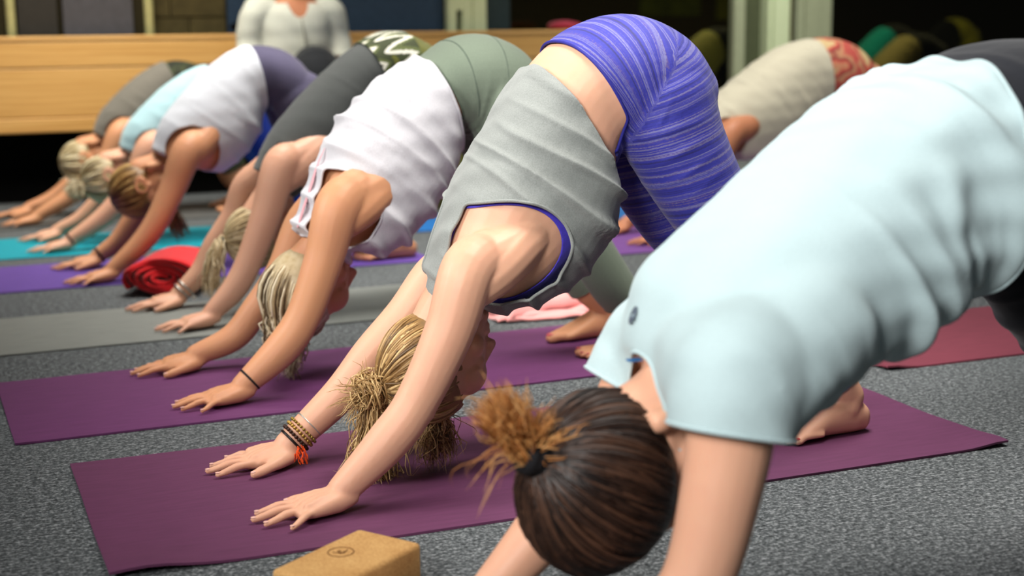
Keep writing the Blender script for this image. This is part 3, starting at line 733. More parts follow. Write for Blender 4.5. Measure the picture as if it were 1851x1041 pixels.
def tail_locks(start, dirs, n, rng, length, r=.006, grav=0.6, spread=.35, wave=.006, tone=(.2, 1.0), k=9, floor=0.012):
    P = []; R = []; T = []
    for _ in range(n):
        d = np.array(dirs, float) + rng.normal(0, spread, 3); d /= np.linalg.norm(d); L = length * rng.uniform(.6, 1.1)
        p = np.array(start, float) + rng.normal(0, .008, 3); pts = [p.copy()]; ph = rng.uniform(0, 6.28); wv = rng.normal(0, 1, 3)
        for j in range(k - 1):
            d = d + np.array([0, 0, -grav * 1.6 / k]); d /= np.linalg.norm(d)
            p = p + d * L / (k - 1); p[2] = max(p[2], floor); pts.append(p + wv * wave * math.sin(ph + j * 1.3) * min(1, j / 3))
        P.append(pts); q = r * rng.uniform(.6, 1.2); R.append(np.interp(np.linspace(0, 1, k), [0, .3, .75, 1], [q * .8, q, q * .75, q * .12])); T.append(rng.uniform(*tone))
    return P, R, T
def cat(*ls):
    return [sum((list(l[i]) for l in ls), []) for i in range(3)]

# ================================================================== each person
SK1 = skin('fair skin', lin((218, 167, 138))); SK2 = skin('warm skin', lin((208, 150, 110))); SK3 = skin('tanned skin', lin((190, 126, 90)))
M_NAIL = plain('natural nail', lin((226, 178, 164)), 0.3, var=0.03); M_REDNAIL = plain('red nail varnish', lin((190, 30, 34)), 0.25, var=0.03)
M_DARKBAND = plain('black elastic', lin((22, 20, 20)), 0.7)
def folds(B, amp, wl, skew=6.0, warp=2.0, t0=0.0, t1=9.0, back=0.5, seed=0, sharp=.42):
    """creases lying across the torso, each of limited length, stronger on the belly side"""
    path = B.path()
    def f(V, N):
        al = along_of(V, path); c, n, d = B.plane(3.0); w = (V - c) @ d
        off = np.array([seed * 1.7, seed * .9, seed * 2.3]); out = np.zeros(len(V)); U = V - .62 * w[:, None] * d; U[:, 1] = B.Y + (U[:, 1] - B.Y) * .5
        for k, (sk, l, am) in enumerate(((skew, wl, 1.0), (-skew * .8, wl * 1.37, .7))):
            o2 = off + k * 3.3
            ph = al * 6.283 / l + warp * .55 * snoise(U + o2, 15) + w * sk
            ridge = np.exp(-(np.sin(ph / 2) / sharp) ** 2)
            mask = np.clip(.34 + .8 * snoise(U + o2 * 1.9, 17), 0, 1.15)
            out += am * ridge * mask
        side = back + (1 - back) * np.clip(.55 - w * 4.5, 0, 1)
        return amp * out * side + amp * .20 * snoise(V + off, 42)
    return f

# ---------------------------------------------------------------- grey tank top, blue striped leggings
def striped():
    n = NT('blue striped jersey'); a = n.attr('along'); v = n.coords()
    ws = n.math('ADD', a, n.math('MULTIPLY', n.noise(v, 45, 2), 0.0025))
    x = n.n('ShaderNodeTexNoise', noise_dimensions='1D'); x.inputs['Scale'].default_value = 62; x.inputs['Detail'].default_value = 3.5; x.inputs['Roughness'].default_value = .62
    n.l(ws, x.inputs['W'])
    f = n.noise(n.coords((1, 1, 1)), 220, 2)
    s = n.math('ADD', x.outputs['Fac'], n.math('MULTIPLY', n.math('SUBTRACT', f, .5), .10))
    n.base(n.ramp(s, [(.28, lin((32, 30, 96))), (.42, lin((40, 42, 142))), (.50, lin((44, 46, 148))), (.53, lin((84, 70, 130))), (.56, lin((108, 108, 158))), (.60, lin((72, 70, 144))), (.66, lin((50, 50, 150))), (.74, lin((110, 108, 170)))]))
    n.b.inputs['Roughness'].default_value = .75; n.b.inputs['Sheen Weight'].default_value = .1; n.bump(f, .3, .0015); return n.m
def person(label, B):
    return tag(empty('person', (B.center(4)[0], B.Y, 0)), label, 'person', 'people bent forward with hands and feet on yoga mats')
def p_grey():
    B = Body(PEOPLE['grey']); e = person('person in grey tank top and blue striped leggings bent over a plum mat', B); Y = B.Y
    make_body(B, e, SK1, .0037)
    grey = fabric('grey marl jersey', lin((136, 140, 137)), .16, 420, .3); purple = fabric('purple elastane', lin((74, 62, 190)), .1, 300, .15, .6)
    tank = [B.torso(-.0, 5.2, 1.0, .004), tube([B.center(0.6), B.center(-.0)], [.075, .06], 8, 20)]
    ah = armhole(.762, .449, .122, .098, math.radians(8), Y, .055)
    hem = hemp(B, 4.42, -1, -.10)
    garment('tank_top', e, tank, .005, [ah, hem, neckhole(B, .052)], grey, .003, folds(B, .016, .058, -7, 4.2, back=.40, sharp=.40),
            trims=[('armhole_binding', grey, .0032, lambda c, L: abs(c[1] - Y) > .04 and len(L) > 60)])
    bra = [B.torso(0.1, 3.2, .1, .003)]
    garment('sports_bra', e, bra, .005, [armhole(.762, .449, .113, .089, math.radians(8), Y, .045), hemp(B, 2.75, -1), neckhole(B, .058)], purple, .002,
            trims=[('binding', purple, .0035, lambda c, L: abs(c[1] - Y) > .03 and len(L) > 50)])
    fl = folds(B, .004, .03, 16, 2.5, back=.1, seed=3)
    hip = B.center(6.8) - np.array([0, 0, .12])
    lf = lambda V, N: fl(V, N) * np.exp(-((V[:, 0] - hip[0]) ** 2 + (V[:, 2] - hip[2]) ** 2) / .10 ** 2) * 1.4
    o, V, F = garment('leggings', e, [B.torso(4.6, None, 0, .0055)] + legtubes(B, .0055), .0055, [waist_al(B, 5.32), limb_cut(B.legn, 4, .8, 1), limb_cut(B.legf, 4, .8, 1)], striped(), .002, lf, along=B.outline(),
            trims=[('waistband_edge', plain('navy elastic', lin((40, 40, 130)), .7), .003, lambda c, L: c[2] > .5)])
    nl = B.hand(True)[1] + B.hand(False)[1]; nails_obj('fingernails', nl, M_NAIL, e)
    nails_obj('toenails', B.foot(True)[1] + B.foot(False)[1], M_REDNAIL, e, .85)
    # hair: messy bun of wavy blonde hair that hangs to the mat
    rng = np.random.default_rng(3); g = (-.1, -.86, .36); B.hr = np.array((.080, .097, .113)); L1 = pulled_locks(B, g, 900, rng, .0024, (35, 140), .012)
    st = scalp_pt(B, scalp_dir(g), .016)
    bun = [[], [], []]; gd0 = B.M @ scalp_dir(g)
    for k in range(620):
        a0 = rng.uniform(0, 6.28); rr = rng.uniform(.010, .028); ax = scalp_dir(gd0 + rng.normal(0, .45, 3)); u = scalp_dir(np.cross(ax, [.3, .2, 1])); w = np.cross(ax, u)
        c = st + np.array([-.018, 0, -.002]) + rng.normal(0, .009, 3)
        bun[0].append([c + rr * (math.cos(a0 + t) * u + math.sin(a0 + t) * w) for t in np.linspace(0, rng.uniform(1.2, 3.0), 9)])
        q = rng.uniform(.0010, .0020); bun[1].append(np.full(9, q)); bun[2].append(rng.uniform(.3, 1))
    L2 = tail_locks(st + [-.02, 0, -.01], (-.5, 0, -.2), 170, rng, .075, .0009, .4, .6, .004, (.4, 1))
    L3 = tail_locks(st + [-.012, 0, -.015], (-.02, 0, -1), 1000, rng, .20, .0014, .5, .16, .009, (.15, 1))
    L4 = tail_locks(B.H((0, .0, .10)), (-.1, 0, -1), 420, rng, .12, .0012, .6, .32, .008, (.1, .9))
    make_hair('hair', e, B, hair_mat('wavy dark blonde hair', lin((84, 60, 34)), lin((156, 120, 72)), lin((216, 184, 130))), *cat(L1, bun, L2, L3, L4), gather=g)
    link('hair_tie', mesh_of(*torus(st + [-.004, 0, 0], B.M @ scalp_dir(g), .017, .005)), M_DARKBAND, e)
    # bracelets on the far wrist
    A = B.armf; ax = A[-1][:3] - A[-2][:3]; ax /= np.linalg.norm(ax); w = A[-1][:3]
    specs = [(.012, .031, .0028, 'black cord', (24, 20, 20)), (.022, .032, .0032, 'dark wooden beads', (52, 30, 22)), (.033, .0325, .003, 'gold beads', (176, 142, 74)), (.043, .033, .0026, 'brass links', (146, 124, 60)), (.060, .0335, .0014, 'thin silver chain', (190, 188, 180))]
    for k, (d, R, r, nm, c) in enumerate(specs):
        cc = w - ax * d; m = plain(nm, lin(c), .35, .7 if k in (2, 3, 4) else 0)
        if k in (1, 2, 3):
            u = scalp_dir(np.cross(ax, [0, 1, 0])); v = np.cross(ax, u); nb = 26
            b = merge([ellipsoid(cc + R * (math.cos(t) * u + math.sin(t) * v), (r * 1.25,) * 3, None, 8, 6) for t in np.linspace(0, 6.283, nb, endpoint=False)])
            o = link('bracelet', mesh_of(*b), m, e)
        else: o = link('bracelet', mesh_of(*torus(cc, ax, R, r)), m, e)
        o['label'] = nm + ' bracelet'
    q = w - ax * .012 + np.array([.012, -.030, -.012])
    t = tail_locks(q, (.3, -.3, -1), 16, rng, .028, .0018, .3, .25, .001); V, F, _ = lock_mesh(*t); o = link('tassel', mesh_of(V, F), plain('orange thread', lin((226, 78, 24)), .8), e); o['label'] = 'orange tassel on a bracelet'
    # pendant hanging from the neck
    a = B.H((.02, .075, -.12)); b = a + np.array([-.02, -.03, -.075])
    o = link('necklace', mesh_of(*merge([tube([B.H((-.05, 0, -.115)), B.H((0, .06, -.125)), a], [.0012] * 3, 14, 6), tube([a, b], [.001, .001], 8, 6), ellipsoid(b, (.004, .003, .008))])), plain('dark bronze', lin((70, 52, 34)), .4, .6), e)

# ---------------------------------------------------------------- white tank top, sage leggings
def p_white():
    B = Body(PEOPLE['white']); e = person('blonde person in loose white tank top and sage leggings bent over a violet mat', B); Y = B.Y
    make_body(B, e, SK2, .0046)
    white = fabric('white slub linen jersey', lin((208, 207, 212)), .07, 300, .35); sage = fabric('sage green elastane', lin((110, 122, 106)), .07, 260, .15, .7)
    fw = folds(B, .018, .065, -7, 4.2, back=.5, seed=5)
    garment('tank_top', e, [B.torso(0, 5.6, 1.15, .006), tube([B.center(0.6), B.center(0)], [.075, .062], 8, 20)], .0055,
            [armhole(.682, .436, .092, .098, .3, Y, .06), hemp(B, 4.78, -1, -.12), neckhole(B, .055)], white, .003, fw,
            trims=[('binding', white, .003, lambda c, L: len(L) > 40)])
    # pale pink racerback stripe
    c0, n0, d0 = B.plane(.55); pts = [B.center(t) + B.plane(t)[2] * (np.hypot(B.sec(t)[0] - B.sec(t)[2], B.sec(t)[1] - B.sec(t)[3]) / 2 + .0185 + .004 * (t > 1)) - np.array([0, .035 - .012 * t, 0]) for t in (.05, .5, .9, 1.3, 1.7)]
    link('racer_stripe', mesh_of(*tube(pts, [.007, .008, .008, .006, .002], 20, 10, flat=.35)), fabric('pale pink jersey', lin((226, 170, 178)), .06), e)
    fl = folds(B, .005, .028, 14, 2.5, back=.05, seed=9); hip = B.center(6.4) - np.array([0, 0, .10])
    garment('leggings', e, [B.torso(4.2, None, 0, .006)] + legtubes(B, .0055), .006, [waist_al(B, 4.97), limb_cut(B.legn, 4, .25, 1), limb_cut(B.legf, 4, .25, 1)], sage, .002,
            lambda V, N: fl(V, N) * np.exp(-((V[:, 0] - hip[0]) ** 2 + (V[:, 2] - hip[2]) ** 2) / .085 ** 2) * 1.6,
            trims=[('seam', plain('sage thread', lin((92, 104, 90)), .8), .0025, lambda c, L: True)])
    # seam lines around the hip
    for t in (5.9, 7.1):
        v = B.sec(t); R = B.torso(t - .01, t + .01, 0, .0068, n=3, m=60)[0][60:120]
        link('seam', mesh_of(*loop_tube(R, .0022)), plain('sage seam', lin((84, 96, 84)), .8), e)
    nails_obj('fingernails', B.hand(True)[1] + B.hand(False)[1], M_NAIL, e); nails_obj('toenails', B.foot(True)[1] + B.foot(False)[1], plain('rose varnish', lin((200, 90, 96)), .3), e)
    rng = np.random.default_rng(11); P = []; R = []; T = []
    B.hr = HR * 1.06
    for k in range(1100):   # short wavy hair falling forward
        d = scalp_dir(rng.normal(0, 1, 3))
        if d[1] > .30 + .45 * max(d[2], -.2) or d[2] < -.6: continue
        d1 = scalp_dir(d * .7 + np.array([0, -.1, .9])); p1 = scalp_path(B, d, d1, 5, .004, .016 + rng.uniform(-.004, .012)); p = p1[-1]; dr = scalp_dir(p1[-1] - p1[-3]); pts = list(p1); L = rng.uniform(.05, .13); ph = rng.uniform(0, 6.28); wv = rng.normal(0, 1, 3)
        for j in range(6):
            dr = scalp_dir(dr + np.array([-.02, 0, -.35])); p = p + dr * L / 6; pts.append(p + wv * .010 * math.sin(ph + j * 1.2))
        P.append(pts); q = rng.uniform(.0018, .0036); R.append(np.interp(np.linspace(0, 1, 11), [0, .25, .8, 1], [q * .6, q, q * .7, q * .1])); T.append(rng.uniform(0, 1))
    L0 = pulled_locks(B, (0, -.2, 1), 300, rng, .0034, (20, 128))
    make_hair('hair', e, B, hair_mat('tousled ash blonde hair', lin((84, 66, 44)), lin((178, 158, 120)), lin((234, 222, 192))), *cat((P, R, T), L0), gather=(0, -.2, 1), captone=.55)
    A = B.armn; ax = A[-1][:3] - A[-2][:3]; ax /= np.linalg.norm(ax); w = A[-1][:3]
    for d, R_, r, nm, c in [(.022, .031, .0032, 'black hair tie', (26, 22, 24)), (.042, .0315, .0016, 'thin brown cord', (110, 70, 56))]:
        o = link('bracelet', mesh_of(*torus(w - ax * d, ax, R_, r)), plain(nm, lin(c), .7), e); o['label'] = nm + ' worn on the near wrist'

# ---------------------------------------------------------------- charcoal top, olive chevron trousers
def chevron():
    n = NT('olive chevron jersey'); a = n.attr('along'); b = n.attr('around')
    tri = n.math('PINGPONG', b, .034)
    ph = n.math('FRACT', n.math('DIVIDE', n.math('ADD', a, n.math('MULTIPLY', tri, 1.1)), .056))
    n.base(n.ramp(ph, [(0, lin((52, 60, 30))), (.34, lin((52, 60, 30))), (.36, lin((222, 220, 206))), (.56, lin((222, 220, 206))), (.58, lin((86, 96, 50))), (.78, lin((86, 96, 50))), (.80, lin((52, 60, 30)))], 'CONSTANT'))
    n.b.inputs['Roughness'].default_value = .85; n.bump(n.noise(n.coords(), 300, 2), .3, .0015); return n.m
def p_charcoal():
    B = Body(PEOPLE['charcoal']); e = person('person in charcoal sleeveless top and olive trousers with white zigzag waistband', B); Y = B.Y
    make_body(B, e, SK1, .0052)
    char = fabric('charcoal jersey', lin((74, 77, 76)), .1, 300, .2)
    garment('sleeveless_top', e, [B.torso(0, 5.4, 1.0, .005), tube([B.center(.6), B.center(0)], [.075, .066], 8, 20)] , .006,
            [armhole(.755, .432, .092, .098, .4, Y, .075), hemp(B, 4.72, -1, -.10), neckhole(B, .058)], char, .003, folds(B, .004, .05, 6, 2, back=.3, seed=2))
    olive = fabric('olive cotton', lin((98, 100, 46)), .12, 200, .2)
    garment('trousers', e, [B.torso(4.3, None, 0, .012)] + legtubes(B, .022, None, .02), .0065, [waist_al(B, 4.9), limb_cut(B.legn, 3, .6, 1), limb_cut(B.legf, 3, .6, 1)], olive, .002, folds(B, .006, .07, 6, 2, back=.8, seed=4))
    o, V, F = garment('zigzag_waistband', e, [B.torso(4.2, 8.5, 0, .0175)], .0055, [hemp(B, 4.62, 1, -.10), hemp(B, 6.75, -1)], chevron(), .003, None, along=B.path())
    c, n_, d = B.plane(5.7); q = V - c; set_attr(o.data, 'around', np.arctan2(q @ d, np.abs(q[:, 1])) * .15 + .5)
    for L_ in (B.legn,):   # drawstring at the trouser cuff
        a = L_[3][:3] * .4 + L_[4][:3] * .6 + np.array([-.05, -.06, .0])
        link('drawstring', mesh_of(*merge([tube([a, a + [-.01, -.01, -.03], a + [.015, -.01, -.055], a + [.03, 0, -.03]], [.0025] * 4, 18, 6), tube([a, a + [.01, -.01, -.05], a + [.025, -.01, -.09]], [.0025] * 3, 14, 6)])), plain('cream cord', lin((206, 202, 190)), .8), e)
    rng = np.random.default_rng(5); g = (0, -.97, .2); L1 = pulled_locks(B, g, 220, rng, .0038); st = scalp_pt(B, scalp_dir(g), .012)
    L2 = tail_locks(st + [-.012, 0, .0], (-.6, -.25, -.7), 180, rng, .165, .0026, 1.6, .14, .006, (.3, 1))
    make_hair('hair', e, B, hair_mat('straight pale blonde hair', lin((112, 90, 58)), lin((196, 174, 132)), lin((232, 218, 184))), *cat(L1, L2), gather=g)
    link('hair_tie', mesh_of(*torus(st + [-.006, 0, 0], (-1, 0, -.3), .013, .004)), M_DARKBAND, e)
    A = B.armf; ax = A[-1][:3] - A[-2][:3]; ax /= np.linalg.norm(ax); w = A[-1][:3]
    silver = plain('silver', lin((176, 172, 166)), .3, .8)
    for d in (.016, .034): o = link('bracelet', mesh_of(*torus(w - ax * d, ax, .032, .0034)), silver, e); o['label'] = 'silver bangle'
    o = link('bead', mesh_of(*ellipsoid(w - ax * .016 + [.034, -.012, -.02], (.008,) * 3)), plain('pearl', lin((232, 228, 220)), .25), e); o['label'] = 'pearl charm'
    nails_obj('fingernails', B.hand(True)[1] + B.hand(False)[1], M_NAIL, e)

# ---------------------------------------------------------------- generic simpler figures
def pcam(name, c1, c2, c3, sc):
    n = NT(name); v = n.coords(); f = n.noise(v, sc, 2.5)
    n.base(n.ramp(f, [(0, c1), (.42, c1), (.46, c2), (.56, c2), (.6, c3)], 'CONSTANT')); n.b.inputs['Roughness'].default_value = .85; return n.m
def simple(label, B, skin_m, top_m, leg_m, hair_m, vox, hem=4.95, waist=5.0, ah=(.092, .098), sleeve=False, gather=(0, -.95, .3), tail=None, nl=70, legcut=(4, .7), strip=.06, foldamp=.006, seed=1, base=.006, top='tank_top', bot='leggings', toenail=None):
    e = person(label, B); Y = B.Y; make_body(B, e, skin_m, vox, base=base)
    s = B.armn[1]; parts = [B.torso(0, min(hem + .8, 8), 1.0, .006), tube([B.center(.6), B.center(0)], [.075, .062], 8, 20)]
    keeps = [hemp(B, hem, -1, -.1), neckhole(B, .057)]
    if ah: keeps.insert(0, armhole(s[0] + .02, s[2] - .012, ah[0], ah[1], .35, Y, strip))
    garment(top, e, parts, vox * 1.15, keeps, top_m, .003, folds(B, foldamp, .07, 7, 2.2, back=.4, seed=seed))
    garment(bot, e, [B.torso(waist - .6, None, 0, .006)] + legtubes(B, .006), vox * 1.2, [waist_al(B, waist), limb_cut(B.legn, *legcut, 1), limb_cut(B.legf, *legcut, 1)], leg_m, .002, None, along=B.path())
    rng = np.random.default_rng(20 + seed); L = pulled_locks(B, gather, nl * 3, rng, .0044); st = scalp_pt(B, scalp_dir(gather), .012)
    if tail: L = cat(L, tail_locks(tail.get('start', st) + tail.get('off', np.zeros(3)), tail['dir'], tail['n'] * 3, rng, tail['len'], tail.get('r', .003), tail.get('grav', 1.), tail.get('spread', .2), .005, (.2, 1)))
    make_hair('hair', e, B, hair_m, *L, gather=gather)
    if tail: link('hair_tie', mesh_of(*torus(st, B.M @ scalp_dir(gather), .014, .004)), M_DARKBAND, e)
    if toenail: nails_obj('toenails', B.foot(True)[1] + B.foot(False)[1], toenail, e, .9)
    return e
def band(B, e, near, d, c, R=.031, r=.004):
    A = B.armn if near else B.armf; ax = A[-1][:3] - A[-2][:3]; ax /= np.linalg.norm(ax)
    o = link('bracelet', mesh_of(*torus(A[-1][:3] - ax * d, ax, R, r)), plain('wrist cord', lin(c), .7), e); o['label'] = 'dark cord bracelet'

p_grey(); p_white(); p_charcoal()
H_BROWN = hair_mat('light brown hair', lin((74, 50, 26)), lin((150, 112, 62)), lin((206, 170, 108)))
H_PALE = hair_mat('pale blonde hair', lin((120, 100, 66)), lin((208, 190, 148)), lin((240, 230, 200)))
H_DARK = hair_mat('dark brown hair', lin((20, 12, 9)), lin((48, 30, 22)), lin((88, 58, 40)))
B5 = Body(PEOPLE['white2'])
e5 = simple('person in plain white tank top and purple-grey leggings, brown ponytail, behind the red roll', B5, SK2, fabric('white cotton', lin((214, 218, 226)), .05), fabric('purple grey elastane', lin((84, 80, 104)), .08), H_BROWN, .0058,
            hem=4.9, waist=4.7, gather=(.15, -.75, .66), tail=dict(start=np.array([.545, 3.0, .262]), dir=(.75, .0, -.65), n=46, len=.16, grav=1.0, spread=.12), nl=110, toenail=plain('pink varnish', lin((214, 110, 140)), .3), seed=2)
band(B5, e5, False, .014, (60, 34, 34)); nails_obj('fingernails', B5.hand(True)[1] + B5.hand(False)[1], M_NAIL, e5)
B6 = Body(PEOPLE['white2'], dx=-.02, dY=.80, zs=.89, wr=-.05)
e6 = simple('person in light blue top and royal blue leggings bent over the turquoise mat', B6, SK1, fabric('light blue jersey', lin((172, 208, 216)), .06), fabric('royal blue jersey', lin((30, 56, 150)), .1), H_PALE, .0068,
            hem=5.0, waist=4.8, ah=(.075, .085), gather=(0, -.9, .45), tail=dict(dir=(-.9, 0, -.2), n=60, len=.075, grav=.6, spread=.5), seed=3, strip=.08)
band(B6, e6, True, .008, (40, 30, 30))
B7 = Body(PEOPLE['white2'], dx=-.03, dY=1.66, zs=.895, wr=-.10, legx=.55)
simple('person in grey-brown top and dark camouflage shorts, nearest the wooden bench', B7, SK2, fabric('grey brown jersey', lin((112, 108, 100)), .1), pcam('dark camouflage', lin((22, 26, 16)), lin((46, 54, 26)), lin((30, 34, 20)), 22), H_PALE, .0075,
       hem=4.6, waist=4.5, ah=(.08, .09), seed=4, legcut=(3, .2), bot='shorts', strip=.08)
def floral():
    n = NT('red floral print'); v = n.coords(); x = n.n('ShaderNodeTexVoronoi', feature='SMOOTH_F1'); x.inputs['Scale'].default_value = 11; n.l(v, x.inputs['Vector'])
    d = n.math('ADD', x.outputs['Distance'], n.math('MULTIPLY', n.noise(v, 18, 3), .5))
    n.base(n.ramp(d, [(.0, lin((214, 190, 140))), (.46, lin((204, 176, 128))), (.54, lin((206, 92, 74))), (.62, lin((140, 40, 48))), (.70, lin((200, 150, 110))), (.78, lin((186, 80, 70)))])); n.b.inputs['Roughness'].default_value = .85; return n.m
B8 = Body(PEOPLE['cream'])
simple('person in cream tank top and red floral leggings in front of the pale door frame', B8, SK3, fabric('cream linen', lin((206, 200, 178)), .07), floral(), H_DARK, .0068, hem=4.9, waist=4.8, ah=(.075, .085), seed=6, foldamp=.010)

# ---------------------------------------------------------------- light blue tee in the foreground
def p_blue():
    B = Body(PEOPLE['blue']); e = person('person in light blue t-shirt and black shorts, nearest the camera', B); Y = B.Y
    make_body(B, e, SK1, .0052, base=.0, ears=False)
    blue = fabric('light blue cotton jersey', lin((180, 201, 204)), .05, 380, .25)
    f1 = folds(B, .034, .105, -5, 3.8, back=.16, seed=8, sharp=.40); f2 = folds(B, .012, .055, -9, 3.6, back=.12, seed=13)
    hipx = B.center(4.5)[0]
    def ff(V, N):
        w = np.clip((V[:, 0] - B.center(1.2)[0]) / (hipx - B.center(1.2)[0]), .25, 1); return (f1(V, N) + f2(V, N)) * w
    sl = []
    for A in (B.armn, B.armf):
        sl.append(tube(A[:4, :3], [.084, .084, .077, .06], 20, 24)); sd = -1 if A is B.armn else 1
        c2 = B.center(1.8) + [0, sd * B.sec(1.8)[4] * .7, 0]; up = A[1][:3] * .5 + A[2][:3] * .5; sl.append(tube([c2, (c2 + up) / 2 + [0, sd * .006, .012], up], [.10, .088, .068], 12, 20)); c1 = B.center(.9); sl.append(tube([c1, (c1 + A[1][:3]) / 2, A[1][:3]], [.11, .10, .088], 12, 20))
    o, V, F = garment('t_shirt', e, [B.torso(0, 7.2, 1.0, .006), tube([B.center(.7), B.center(.1), B.center(0) + (B.hc - B.center(0)) * .10], [.10, .09, .082], 8, 24)] + sl, .0052,
            [hemp(B, 5.22, -1, -.55), limb_cut(B.armn, 1, .58, 1), limb_cut(B.armf, 1, .66, 1), neckhole(B, .062, off=.016)], blue, .003, ff, smooth=44,
            trims=[('rib_hem', blue, .003, lambda c, L: len(L) > 40)])
    black = fabric('black jersey', lin((30, 32, 38)), .1, 200, .2)
    garment('shorts', e, [B.torso(4.2, None, 0, .007)] + legtubes(B, .010), .0065, [waist_al(B, 4.8), limb_cut(B.legn, 2, .5, 1), limb_cut(B.legf, 2, .5, 1)], black, .003, folds(B, .004, .06, 5, 2, seed=6))
    # small round emblem on the upper back
    from_pt = np.array([.706 - .06, -.52 - .0, .448 + .05]); dvec = B.plane(.9)[2]
    base = V[((V - np.array([.712, -.53, .455])) ** 2).sum(1).argmin()]; nrm = scalp_dir(base - B.center(.9)); c = base + nrm * .0025
    u = scalp_dir(np.cross(nrm, [0, 1, 0])); w = np.cross(nrm, u); th = np.linspace(0, 6.283, 32, endpoint=False)
    ring = loop_tube(np.array([c + .0125 * (math.cos(t) * u + math.sin(t) * w) for t in th]), .0014)
    om = tube([c + .010 * (a * u + b * w) for a, b in [(-.8, -.75), (-.35, -.6), (-.75, .1), (-.3, .75), (.3, .75), (.75, .1), (.35, -.6), (.8, -.75)]], [.0016] * 8, 40, 6)
    o2 = link('emblem', mesh_of(*merge([ring, om])), plain('slate print', lin((84, 94, 108)), .5), o); o2['label'] = 'small round slate grey emblem on the upper back'
    tg = B.center(.05) + B.plane(0.05)[2] * .075 + np.array([-.012, .02, 0])
    q = box(-.014, .014, -.006, .006, -.001, .001); o3 = link('collar_tag', mesh_of(q[0] + tg, q[1], False), plain('blue tag', lin((40, 110, 170)), .6), o); o3['label'] = 'blue tag inside the collar'
    rng = np.random.default_rng(31); g = (-.12, -.95, -.20); B.hr = np.array((.081, .097, .110)); L1 = pulled_locks(B, g, 1900, rng, .0026, (25, 142), .016, .80); st = scalp_pt(B, scalp_dir(g), .014)
    make_hair('hair', e, B, hair_mat('dark brown glossy hair', lin((22, 13, 10)), lin((44, 28, 21)), lin((84, 58, 44))), *L1, gather=g, captone=.2, front=.75)
    gd = B.M @ scalp_dir(g); t0 = st + gd * .022
    T1 = tail_locks(t0, gd * .55 + np.array([-.15, 0, .85]), 760, rng, .095, .0013, .1, .21, .005, (.15, 1)); T2 = tail_locks(t0, gd + np.array([0, 0, .2]), 14, rng, .12, .0009, 1.3, .25, .004, (.3, 1)); T3 = tail_locks(t0, (.4, -.1, .6), 90, rng, .07, .0014, .1, .3, .004, (.3, 1))
    V, F, t = lock_mesh(*cat(T1, T2, T3)); me = mesh_of(V, F); set_attr(me, 'tone', t); o = link('ponytail', me, hair_mat('orange-lit copper hair ends', lin((120, 66, 28)), lin((182, 116, 58)), lin((222, 168, 104))), e); o['label'] = 'short ponytail coloured copper as if orange-lit'  # orange light on the tuft is put into its copper colour
    rr = []
    for k in range(3): rr.append(torus(st + gd * (.008 + .007 * k), gd + rng.normal(0, .12, 3), .022, .0095))
    o = link('scrunchie', mesh_of(*merge(rr)), plain('black scrunchie', lin((20, 20, 24)), .8), e); o['label'] = 'black scrunchie'
p_blue()

# ---------------------------------------------------------------- reflections in the dark glass, modelled as figures behind it
K = PEOPLE['charcoal']; teal = fabric('teal cotton', lin((0, 140, 142)), .08)
def far(label, dx, Y, top_m, leg_m, hair_m=H_DARK, zs=1.0, seed=1, hem=4.8):
    simple(label, Body(K, dx=dx, dY=Y - 2.05, zs=zs), SK3, top_m, leg_m, hair_m, .012, hem=hem, waist=hem - .1, nl=40, seed=seed, base=0.0, ah=(.09, .1))
blk = fabric('black cloth', lin((16, 16, 18)), .1)
far('figure in yellowish top and black leggings, a reflection modelled behind the left dark glass pane', 4.875 - 1.31, 6.15, fabric('sand cotton', lin((206, 200, 130)), .07), blk, seed=11)
far('figure in teal top and black leggings, a reflection modelled behind the right dark glass pane', 6.843 - 1.02, 7.3, teal, blk, seed=12)
far('figure in khaki top, a reflection modelled behind the glass, in front of the one in teal', 6.550 - 1.12, 6.5, fabric('khaki cotton', lin((150, 136, 90)), .1), blk, zs=.93, seed=13)
far('figure in black top and mustard leggings, a reflection modelled farthest back behind the right glass', 8.694 - 1.2, 8.6, blk, fabric('mustard jersey', lin((170, 164, 60)), .1), seed=14, zs=1.06)

